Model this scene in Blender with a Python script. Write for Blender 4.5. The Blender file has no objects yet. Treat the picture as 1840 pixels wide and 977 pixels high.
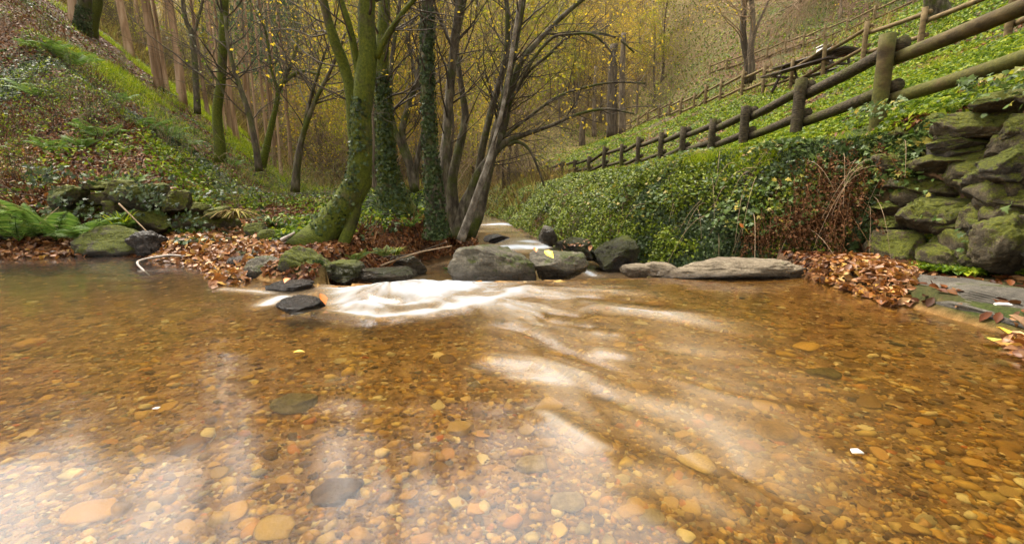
import bpy, math
import numpy as np
from mathutils import Vector, Matrix

S = bpy.context.scene
COL = S.collection
rng = np.random.default_rng(7)

# ------------------------------------------------------------------ camera, sky, sun, exposure
FPX, CX, CY, PITCH, CAMH = 820.0, 920.0, 488.5, math.radians(10.26), 0.70
cam = bpy.data.cameras.new('camera'); camo = bpy.data.objects.new('camera', cam); COL.objects.link(camo)
cam.sensor_width = 36.0; cam.lens = FPX / 1840 * 36.0
cam.clip_start = 0.02; cam.clip_end = 600
camo.location = (0, 0, CAMH); camo.rotation_euler = (math.pi / 2 - PITCH, 0, 0)
S.camera = camo

SUN_EL, SUN_AZ = math.radians(63), math.radians(-42)     # azimuth from +Y, towards -X
W = bpy.data.worlds.new('World'); S.world = W; W.use_nodes = True
nt = W.node_tree; bg = nt.nodes['Background']
sky = nt.nodes.new('ShaderNodeTexSky'); sky.sky_type = 'NISHITA'; sky.sun_disc = False
sky.sun_elevation = SUN_EL; sky.sun_rotation = SUN_AZ
sky.air_density = 1.0; sky.dust_density = 4.0; sky.ozone_density = 1.0
hs = nt.nodes.new('ShaderNodeHueSaturation'); hs.inputs['Saturation'].default_value = 0.06
nt.links.new(sky.outputs[0], hs.inputs['Color']); wb = nt.nodes.new('ShaderNodeMix'); wb.data_type = 'RGBA'; wb.blend_type = 'MULTIPLY'; wb.inputs[0].default_value = 1; wb.inputs[7].default_value = (1.0, .965, .90, 1)   # thin warm overcast
nt.links.new(hs.outputs[0], wb.inputs[6]); nt.links.new(wb.outputs[2], bg.inputs[0])
bg.inputs[1].default_value = 0.15
sl = bpy.data.lights.new('sun', 'SUN'); so = bpy.data.objects.new('sun', sl); COL.objects.link(so)
sl.energy = 1.5; sl.angle = math.radians(14); sl.color = (1.0, 0.90, 0.74)
sd = Vector((math.sin(SUN_AZ) * math.cos(SUN_EL), math.cos(SUN_AZ) * math.cos(SUN_EL), math.sin(SUN_EL)))
so.rotation_euler = sd.to_track_quat('Z', 'Y').to_euler()
S.view_settings.view_transform = 'Standard'; S.view_settings.look = 'None'
S.view_settings.exposure = 2.0; S.view_settings.gamma = 1.0
S.view_settings.use_curve_mapping = False
S.cycles.max_bounces = 7; S.cycles.transparent_max_bounces = 10
S.cycles.use_denoising = True
S.cycles.caustics_reflective = False; S.cycles.caustics_refractive = True

# ------------------------------------------------------------------ small maths
CP, SP = math.cos(PITCH), math.sin(PITCH)
def ray(px, py):
    a, b = (px - CX) / FPX, (CY - py) / FPX
    return np.array([a, CP + b * SP, -SP + b * CP])
def P(px, py, Y):
    d = ray(px, py); return np.array([0, 0, CAMH]) + d * (Y / d[1])
def PZ(px, py, z):
    d = ray(px, py); return np.array([0, 0, CAMH]) + d * ((z - CAMH) / d[2])

def _h(ix, iy, iz, s):
    n = (ix * 374761393 + iy * 668265263 + iz * 2147483647 + s * 1274126177) & 0xFFFFFFFF
    n = ((n ^ (n >> 13)) * 1274126177) & 0xFFFFFFFF
    return ((n ^ (n >> 16)) & 0xFFFF) / 65535.0
def vnoise(p, seed=0):
    p = np.asarray(p, float); i = np.floor(p).astype(np.int64); f = p - i; f = f * f * (3 - 2 * f)
    out = 0
    for dx in (0, 1):
        for dy in (0, 1):
            for dz in (0, 1):
                w = (f[:, 0] if dx else 1 - f[:, 0]) * (f[:, 1] if dy else 1 - f[:, 1]) * (f[:, 2] if dz else 1 - f[:, 2])
                out = out + w * _h(i[:, 0] + dx, i[:, 1] + dy, i[:, 2] + dz, seed)
    return out * 2 - 1
def fbm(p, seed=0, oct=4, gain=.5):
    a, o, s = 1.0, 0, 0
    p = np.asarray(p, float)
    for k in range(oct):
        o = o + a * vnoise(p * 2 ** k, seed + k); s += a; a *= gain
    return o / s
def n2(X, Y, sc, seed=0, oct=4):
    sh = np.shape(X)
    q = np.stack([np.ravel(X) * sc, np.ravel(Y) * sc, np.zeros(np.size(X)) + .37], 1)
    return fbm(q, seed, oct).reshape(sh)
def sstep(x, a, b):
    t = np.clip((x - a) / (b - a), 0, 1); return t * t * (3 - 2 * t)
def smax(a, b, k):
    h = np.clip(.5 + .5 * (a - b) / k, 0, 1); return b + (a - b) * h + k * h * (1 - h)

# ------------------------------------------------------------------ layout of the place
# fence posts: (px, py of foot, depth, py of top)
F1 = [(2310, 40, 1.8, -330), (1900, 157, 3.0, -70), (1578, 218, 4.5, 62), (1428, 246, 5.95, 142), (1335, 264, 7.3, 191), (1275, 277, 8.7, 214), (1224, 284, 10.2, 228),
      (1185, 297, 12.3, 238), (1145, 304, 14.4, 246), (1116, 309, 16.2, 259), (1085, 310, 17.8, 263), (1057, 316, 19.6, 281), (1032, 314, 21.3, 287), (1010, 314, 22.9, 290), (984, 317, 26, 298)]
F2 = [(1960, 35, 6.5), (1810, 70, 8.5), (1650, 100, 11), (1550, 112, 12.9), (1478, 140, 14.5), (1420, 164, 16), (1370, 168, 17.5), (1332, 175, 19), (1293, 187, 20.5), (1266, 193, 22.2), (1246, 205, 24), (1222, 209, 26),
      (1202, 213, 28), (1183, 217, 30), (1163, 223, 32.5), (1146, 232, 35), (1132, 238, 37), (1116, 243, 39.5), (1100, 249, 42), (1087, 252, 44.5)]
F3 = [(1640, 15, 27), (1569, 43, 28.5), (1520, 63, 29.5), (1480, 76, 30.2), (1443, 89, 31), (1410, 98, 31.6), (1377, 110, 32.4), (1340, 121, 33.2), (1305, 130, 34), (1275, 138, 35)]
def line(F):
    q = np.array([P(f[0], f[1], f[2]) for f in F]); q = q[np.argsort(q[:, 1])]; return q
L1, L2, L3 = line(F1), line(F2), line(F3)
def along(L, Y):
    bend = np.where(Y > L[-1, 1], -.3 * (Y - L[-1, 1]), 0)
    return np.interp(Y, L[:, 1], L[:, 0]) + bend, np.interp(Y, L[:, 1], L[:, 2])
YB_X = [-12, -9, -5.6, -4.6, -3.8, -3.2, -2.7, -2.25, -1.85, -1.5, -.5, 1.2, 2.4, 3]
YB_Y = [4.6, 4.85, 4.95, 4.95, 4.80, 4.5, 4.1, 3.75, 3.45, 3.35, 3.45, 3.62, 3.62, 3.6]
SY = [3.5, 4.5, 6, 7, 8.6, 11, 14, 18, 24, 40, 80]
SXL = [-1.5, -1.35, -1.35, -.82, -.58, -.80, -1.3, -1.7, -3.8, -9, -22]
RY = [3.4, 4.5, 5.2, 6.6, 8.6, 11.5, 14, 18, 24, 40, 80]
SXR = [2.35, 2.5, 2.3, 1.5, .95, .6, .25, -.1, -1.6, -6.5, -19]
XR_POOL = 2.42
def zl(Y):
    return -.36 - .12 * sstep(Y, 8.0, 8.8) - .06 * sstep(Y, 13, 14) - .004 * np.clip(Y - 8, 0, 30)
def height(X, Y, detail=True):
    X = np.asarray(X, float); Y = np.asarray(Y, float)
    yb = np.interp(X, YB_X, YB_Y); xl = np.interp(Y, SY, SXL); xr = np.interp(Y, RY, SXR)
    z0 = zl(Y)
    # left bank
    flood = .10 + .07 * np.clip(Y - 4.6, 0, 6) + .012 * np.clip(Y - 10, 0, 40)
    hill = -1.35 - .74 * (X + .295 * Y)
    hill = hill + .25 * n2(X, Y, .35, 11, 3)
    crest = 17 + .12 * np.clip(Y, 0, 60)
    hill = crest - smax(crest - hill, 0 * hill, 3.0)
    step = np.where(X < -2.6, sstep(Y - yb, .62, .95), sstep(Y, 3.0, 4.5)) 
    low = .09 + .05 * n2(X, Y, 1.2, 5, 2)
    left = smax(flood, hill, .35)
    left = np.where(X < -2.6, low + (left - low) * step, left)
    d = np.minimum(yb - Y, XR_POOL - X)
    left = np.minimum(left, np.clip(-d, -.3, 60) * .55 + .25 * np.clip(-d - 3, 0, 60) + .015)
    left = np.where(Y > 3.6, np.minimum(left, z0 + np.clip(xl - X, 0, 60) * 1.1 + .02), left)
    # right bank
    x1, z1 = along(L1, Y); x2, z2 = along(L2, Y); x3, z3 = along(L3, Y)
    back = np.clip(Y - 26, 0, 60) * .02
    xb = np.interp(Y, [3.9, 4.5, 5.2], [3.34, 2.95, 2.3]); xb = np.where(Y > 5.2, xr, xb)
    xc = np.where(Y < 3.8, 3.46, np.interp(Y, [3.8, 4.6, 6, 8, 12, 22], [3.46, 3.3, 2.8, 3.0, 3.45, 2.0])); xc = np.where(Y > 15, np.minimum(xc, x1 - .3), xc)
    xc = np.minimum(np.maximum(xc, xb + .1), x1 - .12)
    ze = z1 - .02
    zb = np.where(Y < 4.2, .12, np.interp(Y, [4.2, 5.0], [.05, -.36])); zb = np.where(Y > 5, z0, zb)
    t = np.clip((X - xb) / (xc - xb), 0, 1)
    prof = 1 - (1 - t) ** np.interp(Y, [4, 5, 9, 20], [1.3, 2.0, 3.0, 2.6])
    face = zb + (ze - .16 - zb) * prof
    t1 = np.clip((X - xc) / (x1 - xc), 0, 1); face = face + .16 * t1
    up = np.clip(X - x1 - .25, 0, None)
    s12 = (z2 - z1) / np.maximum(x2 - x1 - .6, .5); s23 = (z3 - z2) / np.maximum(x3 - x2 - .8, .5)
    a = np.minimum(up * s12, z2 - z1) + np.clip(X - x2 - .6, 0, None) * s23
    over = np.clip(X - x3, 0, None); a = a - np.clip(over - 25, 0, None) * s23
    right = face + a
    ledge = .10 + .03 * n2(X, Y, 2, 3, 2)
    right = np.where((Y < 4.3) & (X < xb), np.where(X > XR_POOL, np.minimum(ledge, (X - XR_POOL) * 1.2), -.06), right)
    # pool bed
    bed = -np.clip(d * .30, 0, .24) - .03 * n2(X, Y, .9, 21, 3) * sstep(d, .1, .6)
    # channel behind the dam
    dc = np.minimum(X - xl, xr - X)
    chan = z0 - np.clip(dc * .5, 0, .14)
    cr = np.where((X > -1.5) & (X < -.55), -.13, -.04)
    drop = sstep(Y - yb, .1, .75)
    chan = chan * drop + cr * (1 - drop)
    mid = np.where(X > xr, right, np.where(X < xl, left, chan))
    land = np.where(X < -1.5, left, mid)
    land = np.where((X < -1.5) & (X > xl) & (Y > 3.6), chan, land)
    land = np.where((X > XR_POOL) & (Y < 4.2), right, land)
    z = np.where(d > 0, np.minimum(bed, land + 9), land)
    z = np.where((X < XR_POOL) & (Y <= 3.3) & (X > -9) & (d > 0), bed, z)
    # far end of the valley
    bh = .74 * (Y - 36 - np.where(X < 0, .04, .12) * np.abs(X)) 
    bh = 34 - smax(34 - bh, 0 * bh, 5)
    z = np.where(Y > 24, smax(z, bh, 2.0), z)
    if detail:
        wet = sstep(z, -.02, .12)
        z = z + wet * (.05 * n2(X, Y, 1.7, 31, 4) + .16 * n2(X, Y, .3, 33, 2) * sstep(np.hypot(X, Y), 5, 12))
    return z
def normal(X, Y, e=.03):
    gx = (height(X + e, Y) - height(X - e, Y)) / (2 * e); gy = (height(X, Y + e) - height(X, Y - e)) / (2 * e)
    n = np.stack([-gx, -gy, np.ones_like(gx)], 1); return n / np.linalg.norm(n, axis=1)[:, None]
def hit(px, py, ymax=120, y0=.5):
    d = ray(px, py); Ys = y0 * (ymax / y0) ** np.linspace(0, 1, 1200)
    q = d[None, :] * (Ys / d[1])[:, None]; q[:, 2] += CAMH
    g = height(q[:, 0], q[:, 1]); b = np.nonzero(q[:, 2] <= g)[0]
    i = b[0] if len(b) else 900
    return np.array([q[i, 0], q[i, 1], g[i]])
def onground(x, y): return np.array([x, y, float(height(np.array([x]), np.array([y]))[0])])

# ------------------------------------------------------------------ materials
def new_mat(name):
    m = bpy.data.materials.new(name); m.use_nodes = True
    nt = m.node_tree; nt.nodes.clear()
    o = nt.nodes.new('ShaderNodeOutputMaterial'); return m, nt, o
def N(nt, t, **kw):
    n = nt.nodes.new(t)
    for k, v in kw.items():
        if k in n.inputs.keys(): n.inputs[k].default_value = v
        else: setattr(n, k, v)
    return n
def ramp(nt, fac, stops, interp='LINEAR'):
    r = nt.nodes.new('ShaderNodeValToRGB'); cr = r.color_ramp; cr.interpolation = interp
    while len(cr.elements) < len(stops): cr.elements.new(.5)
    for e, (p, c) in zip(cr.elements, stops): e.position = p; e.color = (*c, 1)
    nt.links.new(fac, r.inputs[0]); return r.outputs[0]
def noise(nt, scale, detail=4, rough=.6, coord='Object', vec=None):
    n = N(nt, 'ShaderNodeTexNoise'); n.inputs['Scale'].default_value = scale; n.inputs['Detail'].default_value = detail; n.inputs['Roughness'].default_value = rough
    if vec is None:
        tc = N(nt, 'ShaderNodeTexCoord'); vec = tc.outputs[coord]
    nt.links.new(vec, n.inputs['Vector']); return n
def mixc(nt, fac, a, b):
    m = nt.nodes.new('ShaderNodeMix'); m.data_type = 'RGBA'
    for sock, v in ((m.inputs[0], fac), (m.inputs[6], a), (m.inputs[7], b)):
        if hasattr(v, 'is_linked'): nt.links.new(v, sock)
        else: sock.default_value = v if not isinstance(v, tuple) else (*v, 1)
    return m.outputs[2]
def math_(nt, op, a, b=None, clamp=False):
    m = nt.nodes.new('ShaderNodeMath'); m.operation = op; m.use_clamp = clamp
    for i, v in enumerate((a, b)):
        if v is None: continue
        if hasattr(v, 'is_linked'): nt.links.new(v, m.inputs[i])
        else: m.inputs[i].default_value = v
    return m.outputs[0]
def leaf_mat(name, stops, rough=.5, trans=.3, obj_random=False, spec=.12):
    m, nt, o = new_mat(name)
    g = N(nt, 'ShaderNodeNewGeometry')
    c = ramp(nt, g.outputs['Random Per Island'], stops)
    if obj_random:
        oi = N(nt, 'ShaderNodeObjectInfo'); h = N(nt, 'ShaderNodeHueSaturation')
        v = math_(nt, 'MULTIPLY_ADD', oi.outputs['Random'], .5); v.node.inputs[2].default_value = .75
        nt.links.new(v, h.inputs['Value']); nt.links.new(c, h.inputs['Color']); c = h.outputs[0]
    b = N(nt, 'ShaderNodeBsdfPrincipled', Roughness=rough); b.inputs['Specular IOR Level'].default_value = spec
    nt.links.new(c, b.inputs['Base Color'])
    t = N(nt, 'ShaderNodeBsdfTranslucent'); nt.links.new(c, t.inputs[0])
    mx = N(nt, 'ShaderNodeMixShader'); mx.inputs[0].default_value = trans
    nt.links.new(b.outputs[0], mx.inputs[1]); nt.links.new(t.outputs[0], mx.inputs[2]); nt.links.new(mx.outputs[0], o.inputs[0])
    return m
def bark_mat(name, stops, scale=8, stretch=.25, moss=0.0, mosscol=((.018, .028, .004), (.075, .085, .008)), bump=.6, side=None, obj_random=False):
    m, nt, o = new_mat(name)
    tc = N(nt, 'ShaderNodeTexCoord'); mp = N(nt, 'ShaderNodeMapping'); mp.inputs['Scale'].default_value = (1, 1, stretch)
    nt.links.new(tc.outputs['Object'], mp.inputs[0])
    n = noise(nt, scale, 6, .65, vec=mp.outputs[0])
    c = ramp(nt, n.outputs[0], stops)
    n3 = noise(nt, 40, 5, .7, vec=tc.outputs['Object'])
    if moss > 0:
        nm = noise(nt, 2.6, 5, .65, vec=tc.outputs['Object'])
        mc = ramp(nt, n3.outputs[0], [(.3, mosscol[0]), (.7, mosscol[1])])
        f = math_(nt, 'ADD', nm.outputs[0], moss - .5)
        f = ramp(nt, f, [(.42, (0, 0, 0)), (.58, (1, 1, 1))])
        c = mixc(nt, f, c, mc)
    if obj_random:
        oi = N(nt, 'ShaderNodeObjectInfo'); h = N(nt, 'ShaderNodeHueSaturation')
        v = math_(nt, 'MULTIPLY_ADD', oi.outputs['Random'], .8); v.node.inputs[2].default_value = .6
        nt.links.new(v, h.inputs['Value']); nt.links.new(c, h.inputs['Color']); c = h.outputs[0]
    b = N(nt, 'ShaderNodeBsdfPrincipled', Roughness=.85); b.inputs['Specular IOR Level'].default_value = .2
    nt.links.new(c, b.inputs['Base Color'])
    bp = N(nt, 'ShaderNodeBump', Strength=bump, Distance=.02)
    ad = math_(nt, 'MULTIPLY_ADD', n3.outputs[0], .5); nt.links.new(n.outputs[0], ad.node.inputs[2])
    nt.links.new(ad, bp.inputs['Height']); nt.links.new(bp.outputs[0], b.inputs['Normal'])
    nt.links.new(b.outputs[0], o.inputs[0]); return m
def rock_mat(name, stops, moss=.3, wet=.6, scale=5, mosscol=((.014, .022, .002), (.10, .11, .010)), lichen=0.0):
    m, nt, o = new_mat(name)
    tc = N(nt, 'ShaderNodeTexCoord'); geo = N(nt, 'ShaderNodeNewGeometry')
    n = noise(nt, scale * 1.3, 10, .72, vec=tc.outputs['Object']); n2_ = noise(nt, scale * 12, 6, .75, vec=tc.outputs['Object'])
    mp = N(nt, 'ShaderNodeMapping'); mp.inputs['Scale'].default_value = (.8, .8, 4.5); mp.inputs['Rotation'].default_value = (.25, .2, .4); nt.links.new(tc.outputs['Object'], mp.inputs[0])
    st = noise(nt, scale * 1.6, 6, .7, vec=mp.outputs[0])
    v = math_(nt, 'ADD', math_(nt, 'MULTIPLY', n.outputs[0], .42), math_(nt, 'MULTIPLY', n2_.outputs[0], .34)); v = math_(nt, 'ADD', v, math_(nt, 'MULTIPLY', st.outputs[0], .24))
    stops = [(.5 + (p - .5) * .62, c) for p, c in stops]
    c = ramp(nt, v, stops)
    if lichen > 0:
        nl = noise(nt, 16, 6, .7, vec=tc.outputs['Object'])
        c = mixc(nt, ramp(nt, nl.outputs[0], [(.60, (0, 0, 0)), (.64, (lichen,) * 3)]), c, (.30, .28, .19))
    if moss > 0:
        sx = N(nt, 'ShaderNodeSeparateXYZ'); nt.links.new(geo.outputs['Normal'], sx.inputs[0])
        nm = noise(nt, 4.2, 9, .78, vec=tc.outputs['Object'])
        f = math_(nt, 'ADD', math_(nt, 'MULTIPLY', sx.outputs[2], .20), math_(nt, 'MULTIPLY', nm.outputs[0], 1.5))
        f = math_(nt, 'ADD', f, moss - .80); f = math_(nt, 'ADD', f, math_(nt, 'MULTIPLY', n2_.outputs[0], .22))
        f = ramp(nt, f, [(.50, (0, 0, 0)), (.60, (1, 1, 1))])
        n4 = noise(nt, 60, 6, .8, vec=tc.outputs['Object'])
        mc = ramp(nt, n4.outputs[0], [(.32, mosscol[0]), (.5, tuple((x + y) * .42 for x, y in zip(*mosscol))), (.68, mosscol[1])])
        c = mixc(nt, f, c, mc)
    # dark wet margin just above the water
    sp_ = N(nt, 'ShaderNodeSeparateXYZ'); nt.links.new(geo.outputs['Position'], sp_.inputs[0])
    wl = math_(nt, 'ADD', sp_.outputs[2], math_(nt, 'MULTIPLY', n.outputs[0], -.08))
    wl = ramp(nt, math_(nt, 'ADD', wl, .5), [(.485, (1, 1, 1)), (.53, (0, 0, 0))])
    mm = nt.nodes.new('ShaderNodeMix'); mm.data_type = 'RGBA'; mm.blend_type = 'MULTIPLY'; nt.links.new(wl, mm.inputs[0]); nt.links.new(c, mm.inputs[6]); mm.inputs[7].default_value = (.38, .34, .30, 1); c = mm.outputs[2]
    b = N(nt, 'ShaderNodeBsdfPrincipled'); b.inputs['Specular IOR Level'].default_value = .3
    r = ramp(nt, n2_.outputs[0], [(.3, (wet,) * 3), (.7, (min(1, wet + .25),) * 3)]); r = mixc(nt, wl, r, (.25, .25, .25))
    nt.links.new(r, b.inputs['Roughness']); nt.links.new(c, b.inputs['Base Color'])
    bp = N(nt, 'ShaderNodeBump', Strength=1.0, Distance=.07); nt.links.new(v, bp.inputs['Height']); nt.links.new(bp.outputs[0], b.inputs['Normal'])
    nt.links.new(b.outputs[0], o.inputs[0]); return m

M = {}
M['rock'] = rock_mat('grey_brown_stone', [(.30, (.030, .025, .018)), (.48, (.10, .085, .06)), (.62, (.20, .17, .12)), (.75, (.30, .26, .19))], .30, .55)
M['rock_pale'] = rock_mat('pale_warm_stone', [(.30, (.045, .034, .022)), (.45, (.15, .115, .072)), (.6, (.26, .205, .135)), (.75, (.36, .30, .21))], .10, .6, lichen=.3)
M['rock_mossy'] = rock_mat('mossy_stone', [(.30, (.014, .012, .009)), (.48, (.055, .046, .032)), (.62, (.15, .12, .075)), (.75, (.25, .205, .14))], .46, .75, mosscol=((.02, .03, .003), (.14, .15, .012)))
M['wall_stone'] = rock_mat('wall_stone', [(.30, (.012, .009, .005)), (.46, (.055, .042, .022)), (.60, (.12, .093, .052)), (.75, (.23, .185, .115))], .43, .75, lichen=.4, mosscol=((.025, .035, .003), (.16, .165, .012)))
M['slab'] = rock_mat('flat_ledge_stone', [(.30, (.03, .026, .02)), (.48, (.09, .078, .06)), (.62, (.16, .14, .11)), (.75, (.24, .215, .175))], .17, .6, lichen=.2)
M['wet_rock'] = rock_mat('wet_dark_stone', [(.3, (.006, .005, .005)), (.5, (.03, .022, .016)), (.7, (.09, .06, .04))], 0, .12)
M['pebble'] = None
def pebble_mat(name, stops, obj=True):
    m, nt, o = new_mat(name)
    if obj: src = N(nt, 'ShaderNodeObjectInfo').outputs['Random']
    else: src = N(nt, 'ShaderNodeNewGeometry').outputs['Random Per Island']
    c = ramp(nt, src, stops, 'LINEAR')
    n = noise(nt, 28, 5, .65)
    c2 = mixc(nt, math_(nt, 'MULTIPLY', n.outputs[0], .95), c, (.03, .014, .004))
    b = N(nt, 'ShaderNodeBsdfPrincipled', Roughness=.6); nt.links.new(c2, b.inputs['Base Color']); b.inputs['Specular IOR Level'].default_value = .15
    nt.links.new(b.outputs[0], o.inputs[0]); return m
PEB = [(0, (.10, .045, .008)), (.18, (.36, .175, .022)), (.34, (.62, .34, .055)), (.48, (.22, .10, .014)), (.6, (.70, .46, .13)), (.70, (.48, .22, .022)), (.80, (.11, .065, .02)), (.88, (.76, .58, .28)), (.965, (.52, .23, .035)), (.985, (.55, .15, .02)), (1, (.26, .21, .10))]
M['pebble'] = pebble_mat('river_pebble', PEB, True)
M['gravel'] = pebble_mat('river_gravel', PEB, False)

# ground: earth with leaf litter colours, mossy where flat and green
def ground_mat():
    m, nt, o = new_mat('forest_floor')
    tc = N(nt, 'ShaderNodeTexCoord'); geo = N(nt, 'ShaderNodeNewGeometry')
    a = noise(nt, 9, 8, .75, vec=tc.outputs['Object']); b_ = noise(nt, 45, 5, .7, vec=tc.outputs['Object']); big = noise(nt, .35, 4, .6, vec=tc.outputs['Object'])
    soil = ramp(nt, a.outputs[0], [(.3, (.016, .010, .006)), (.5, (.055, .030, .014)), (.62, (.11, .06, .028)), (.75, (.17, .10, .05))])
    green = ramp(nt, b_.outputs[0], [(.3, (.010, .02, .004)), (.6, (.04, .065, .010)), (.8, (.09, .12, .02))])
    f = ramp(nt, big.outputs[0], [(.46, (0, 0, 0)), (.62, (1, 1, 1))])
    c = mixc(nt, f, soil, green)
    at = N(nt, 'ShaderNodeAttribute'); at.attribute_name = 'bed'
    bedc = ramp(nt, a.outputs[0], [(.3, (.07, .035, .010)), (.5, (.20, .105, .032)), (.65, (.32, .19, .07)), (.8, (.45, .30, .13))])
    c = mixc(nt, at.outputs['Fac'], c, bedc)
    at2 = N(nt, 'ShaderNodeAttribute'); at2.attribute_name = 'farside'
    farc = ramp(nt, a.outputs[0], [(.3, (.05, .04, .014)), (.5, (.13, .095, .035)), (.7, (.24, .17, .065))])
    c = mixc(nt, at2.outputs['Fac'], c, farc)
    p = N(nt, 'ShaderNodeBsdfPrincipled', Roughness=.9); p.inputs['Specular IOR Level'].default_value = .15; nt.links.new(c, p.inputs['Base Color'])
    bp = N(nt, 'ShaderNodeBump', Strength=.8, Distance=.05); nt.links.new(a.outputs[0], bp.inputs['Height']); nt.links.new(bp.outputs[0], p.inputs['Normal'])
    nt.links.new(p.outputs[0], o.inputs[0]); return m
M['ground'] = ground_mat()

# clear, slow water: tinted see-through body, glossy skin smoothed by the flow, pale for beaten-in air and painted wave highlights
def water_mat():
    m, nt, o = new_mat('stream_water')
    tr = N(nt, 'ShaderNodeBsdfRefraction', Roughness=.05, IOR=1.25); tr.inputs[0].default_value = (.99, .91, .62, 1)
    gl = N(nt, 'ShaderNodeBsdfGlossy', Roughness=.125); gl.inputs[0].default_value = (1, 1, 1, 1)
    tc = N(nt, 'ShaderNodeTexCoord')
    n = noise(nt, 5.0, 3, .5, vec=tc.outputs['Object'])
    bp = N(nt, 'ShaderNodeBump', Strength=.10, Distance=.02); nt.links.new(n.outputs[0], bp.inputs['Height'])
    fr = N(nt, 'ShaderNodeFresnel', IOR=1.75); nt.links.new(bp.outputs[0], fr.inputs['Normal']); nt.links.new(bp.outputs[0], gl.inputs['Normal'])
    mx = N(nt, 'ShaderNodeMixShader'); nt.links.new(fr.outputs[0], mx.inputs[0]); nt.links.new(tr.outputs[0], mx.inputs[1]); nt.links.new(gl.outputs[0], mx.inputs[2])
    at = N(nt, 'ShaderNodeAttribute'); at.attribute_name = 'foam_sheen'
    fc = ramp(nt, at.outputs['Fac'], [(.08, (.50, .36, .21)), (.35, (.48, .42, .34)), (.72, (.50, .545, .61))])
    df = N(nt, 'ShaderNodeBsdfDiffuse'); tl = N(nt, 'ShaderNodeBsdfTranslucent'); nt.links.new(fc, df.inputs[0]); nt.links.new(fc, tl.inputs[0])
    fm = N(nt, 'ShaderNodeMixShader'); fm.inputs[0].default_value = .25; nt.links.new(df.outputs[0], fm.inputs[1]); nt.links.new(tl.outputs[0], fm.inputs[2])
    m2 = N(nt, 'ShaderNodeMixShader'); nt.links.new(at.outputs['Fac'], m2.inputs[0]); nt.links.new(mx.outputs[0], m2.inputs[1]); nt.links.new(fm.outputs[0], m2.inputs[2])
    nt.links.new(m2.outputs[0], o.inputs[0]); return m
M['water'] = water_mat()

LIT = [(0, (.022, .008, .004)), (.2, (.075, .022, .007)), (.4, (.15, .048, .011)), (.58, (.21, .085, .022)), (.74, (.09, .035, .013)), (.9, (.24, .12, .045)), (1, (.04, .014, .006))]
PILE = [(0, (.045, .016, .007)), (.2, (.20, .07, .014)), (.4, (.32, .125, .024)), (.6, (.11, .04, .012)), (.78, (.30, .155, .07)), (.92, (.46, .25, .04)), (1, (.07, .028, .013))]
M['litter'] = leaf_mat('brown_leaf_litter', LIT, .55, .15, spec=.15)
M['pile'] = leaf_mat('russet_fallen_leaves', PILE, .5, .18, spec=.4)
M['ivy'] = leaf_mat('dark_ivy_leaf', [(0, (.012, .022, .006)), (.4, (.028, .05, .012)), (.75, (.055, .088, .022)), (1, (.11, .14, .055))], .42, .25, spec=.25)
M['green'] = leaf_mat('fresh_green_leaf', [(0, (.03, .055, .004)), (.4, (.08, .135, .008)), (.75, (.16, .22, .010)), (1, (.30, .31, .02))], .45, .35)
M['hedge'] = leaf_mat('small_hedge_leaf', [(0, (.02, .03, .003)), (.45, (.075, .11, .006)), (.8, (.16, .21, .010)), (1, (.28, .29, .04))], .4, .25)
M['bramble'] = leaf_mat('bramble_leaf', [(0, (.035, .06, .012)), (.5, (.075, .12, .022)), (.8, (.12, .17, .045)), (1, (.32, .24, .03))], .45, .3, spec=.18)
M['grass'] = leaf_mat('bright_grass', [(0, (.09, .14, .005)), (.5, (.19, .26, .007)), (.85, (.32, .37, .010)), (1, (.42, .38, .05))], .5, .4)
M['fern'] = leaf_mat('fern_green', [(0, (.04, .085, .012)), (.5, (.08, .15, .022)), (1, (.15, .21, .04))], .5, .35)
M['dead'] = leaf_mat('dead_rust_fern', [(0, (.035, .014, .006)), (.5, (.10, .04, .014)), (1, (.19, .095, .038))], .7, .2)
M['yellow'] = leaf_mat('yellow_autumn_leaf', [(0, (.26, .19, .025)), (.3, (.48, .34, .03)), (.6, (.62, .46, .035)), (.82, (.42, .25, .03)), (1, (.26, .29, .035))], .5, .5)
M['lime'] = leaf_mat('yellow_green_leaf_crown', [(0, (.12, .14, .01)), (.5, (.26, .27, .015)), (1, (.46, .38, .02))], .5, .5)
M['euca'] = leaf_mat('dull_green_foliage', [(0, (.03, .06, .028)), (.5, (.07, .12, .05)), (1, (.14, .19, .07))], .5, .35)
M['twig'] = bark_mat('dark_twig', [(.3, (.02, .015, .010)), (.6, (.07, .055, .038)), (.8, (.12, .10, .07))], 12, .2, bump=.2)
M['twig_pale'] = bark_mat('pale_twig', [(.3, (.14, .095, .055)), (.6, (.31, .215, .13)), (.8, (.43, .32, .21))], 12, .2, bump=.2)
M['brush'] = leaf_mat('dry_brush', [(0, (.06, .045, .014)), (.35, (.16, .105, .035)), (.65, (.28, .20, .06)), (.85, (.20, .20, .03)), (1, (.40, .31, .09))], .8, .2)
M['mossbark'] = bark_mat('mossy_bark', [(.3, (.010, .008, .005)), (.5, (.04, .03, .018)), (.7, (.10, .08, .05))], 9, .2, moss=.62, mosscol=((.02, .03, .003), (.10, .115, .008)), bump=1.0)
M['darkbark'] = bark_mat('dark_mossy_bark', [(.3, (.014, .011, .007)), (.5, (.065, .052, .034)), (.7, (.17, .145, .10))], 14, .35, moss=.46, bump=.9)
M['palebark'] = bark_mat('pale_blotched_bark', [(.32, (.05, .04, .03)), (.48, (.17, .145, .11)), (.62, (.30, .27, .22)), (.75, (.40, .37, .31))], 12, .6, moss=.30, bump=.6)
M['eucabark'] = bark_mat('peeling_tan_bark', [(.3, (.08, .048, .028)), (.48, (.25, .155, .085)), (.62, (.40, .28, .18)), (.78, (.52, .41, .30))], 5, .10, moss=.12, bump=.5, obj_random=True)
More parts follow.
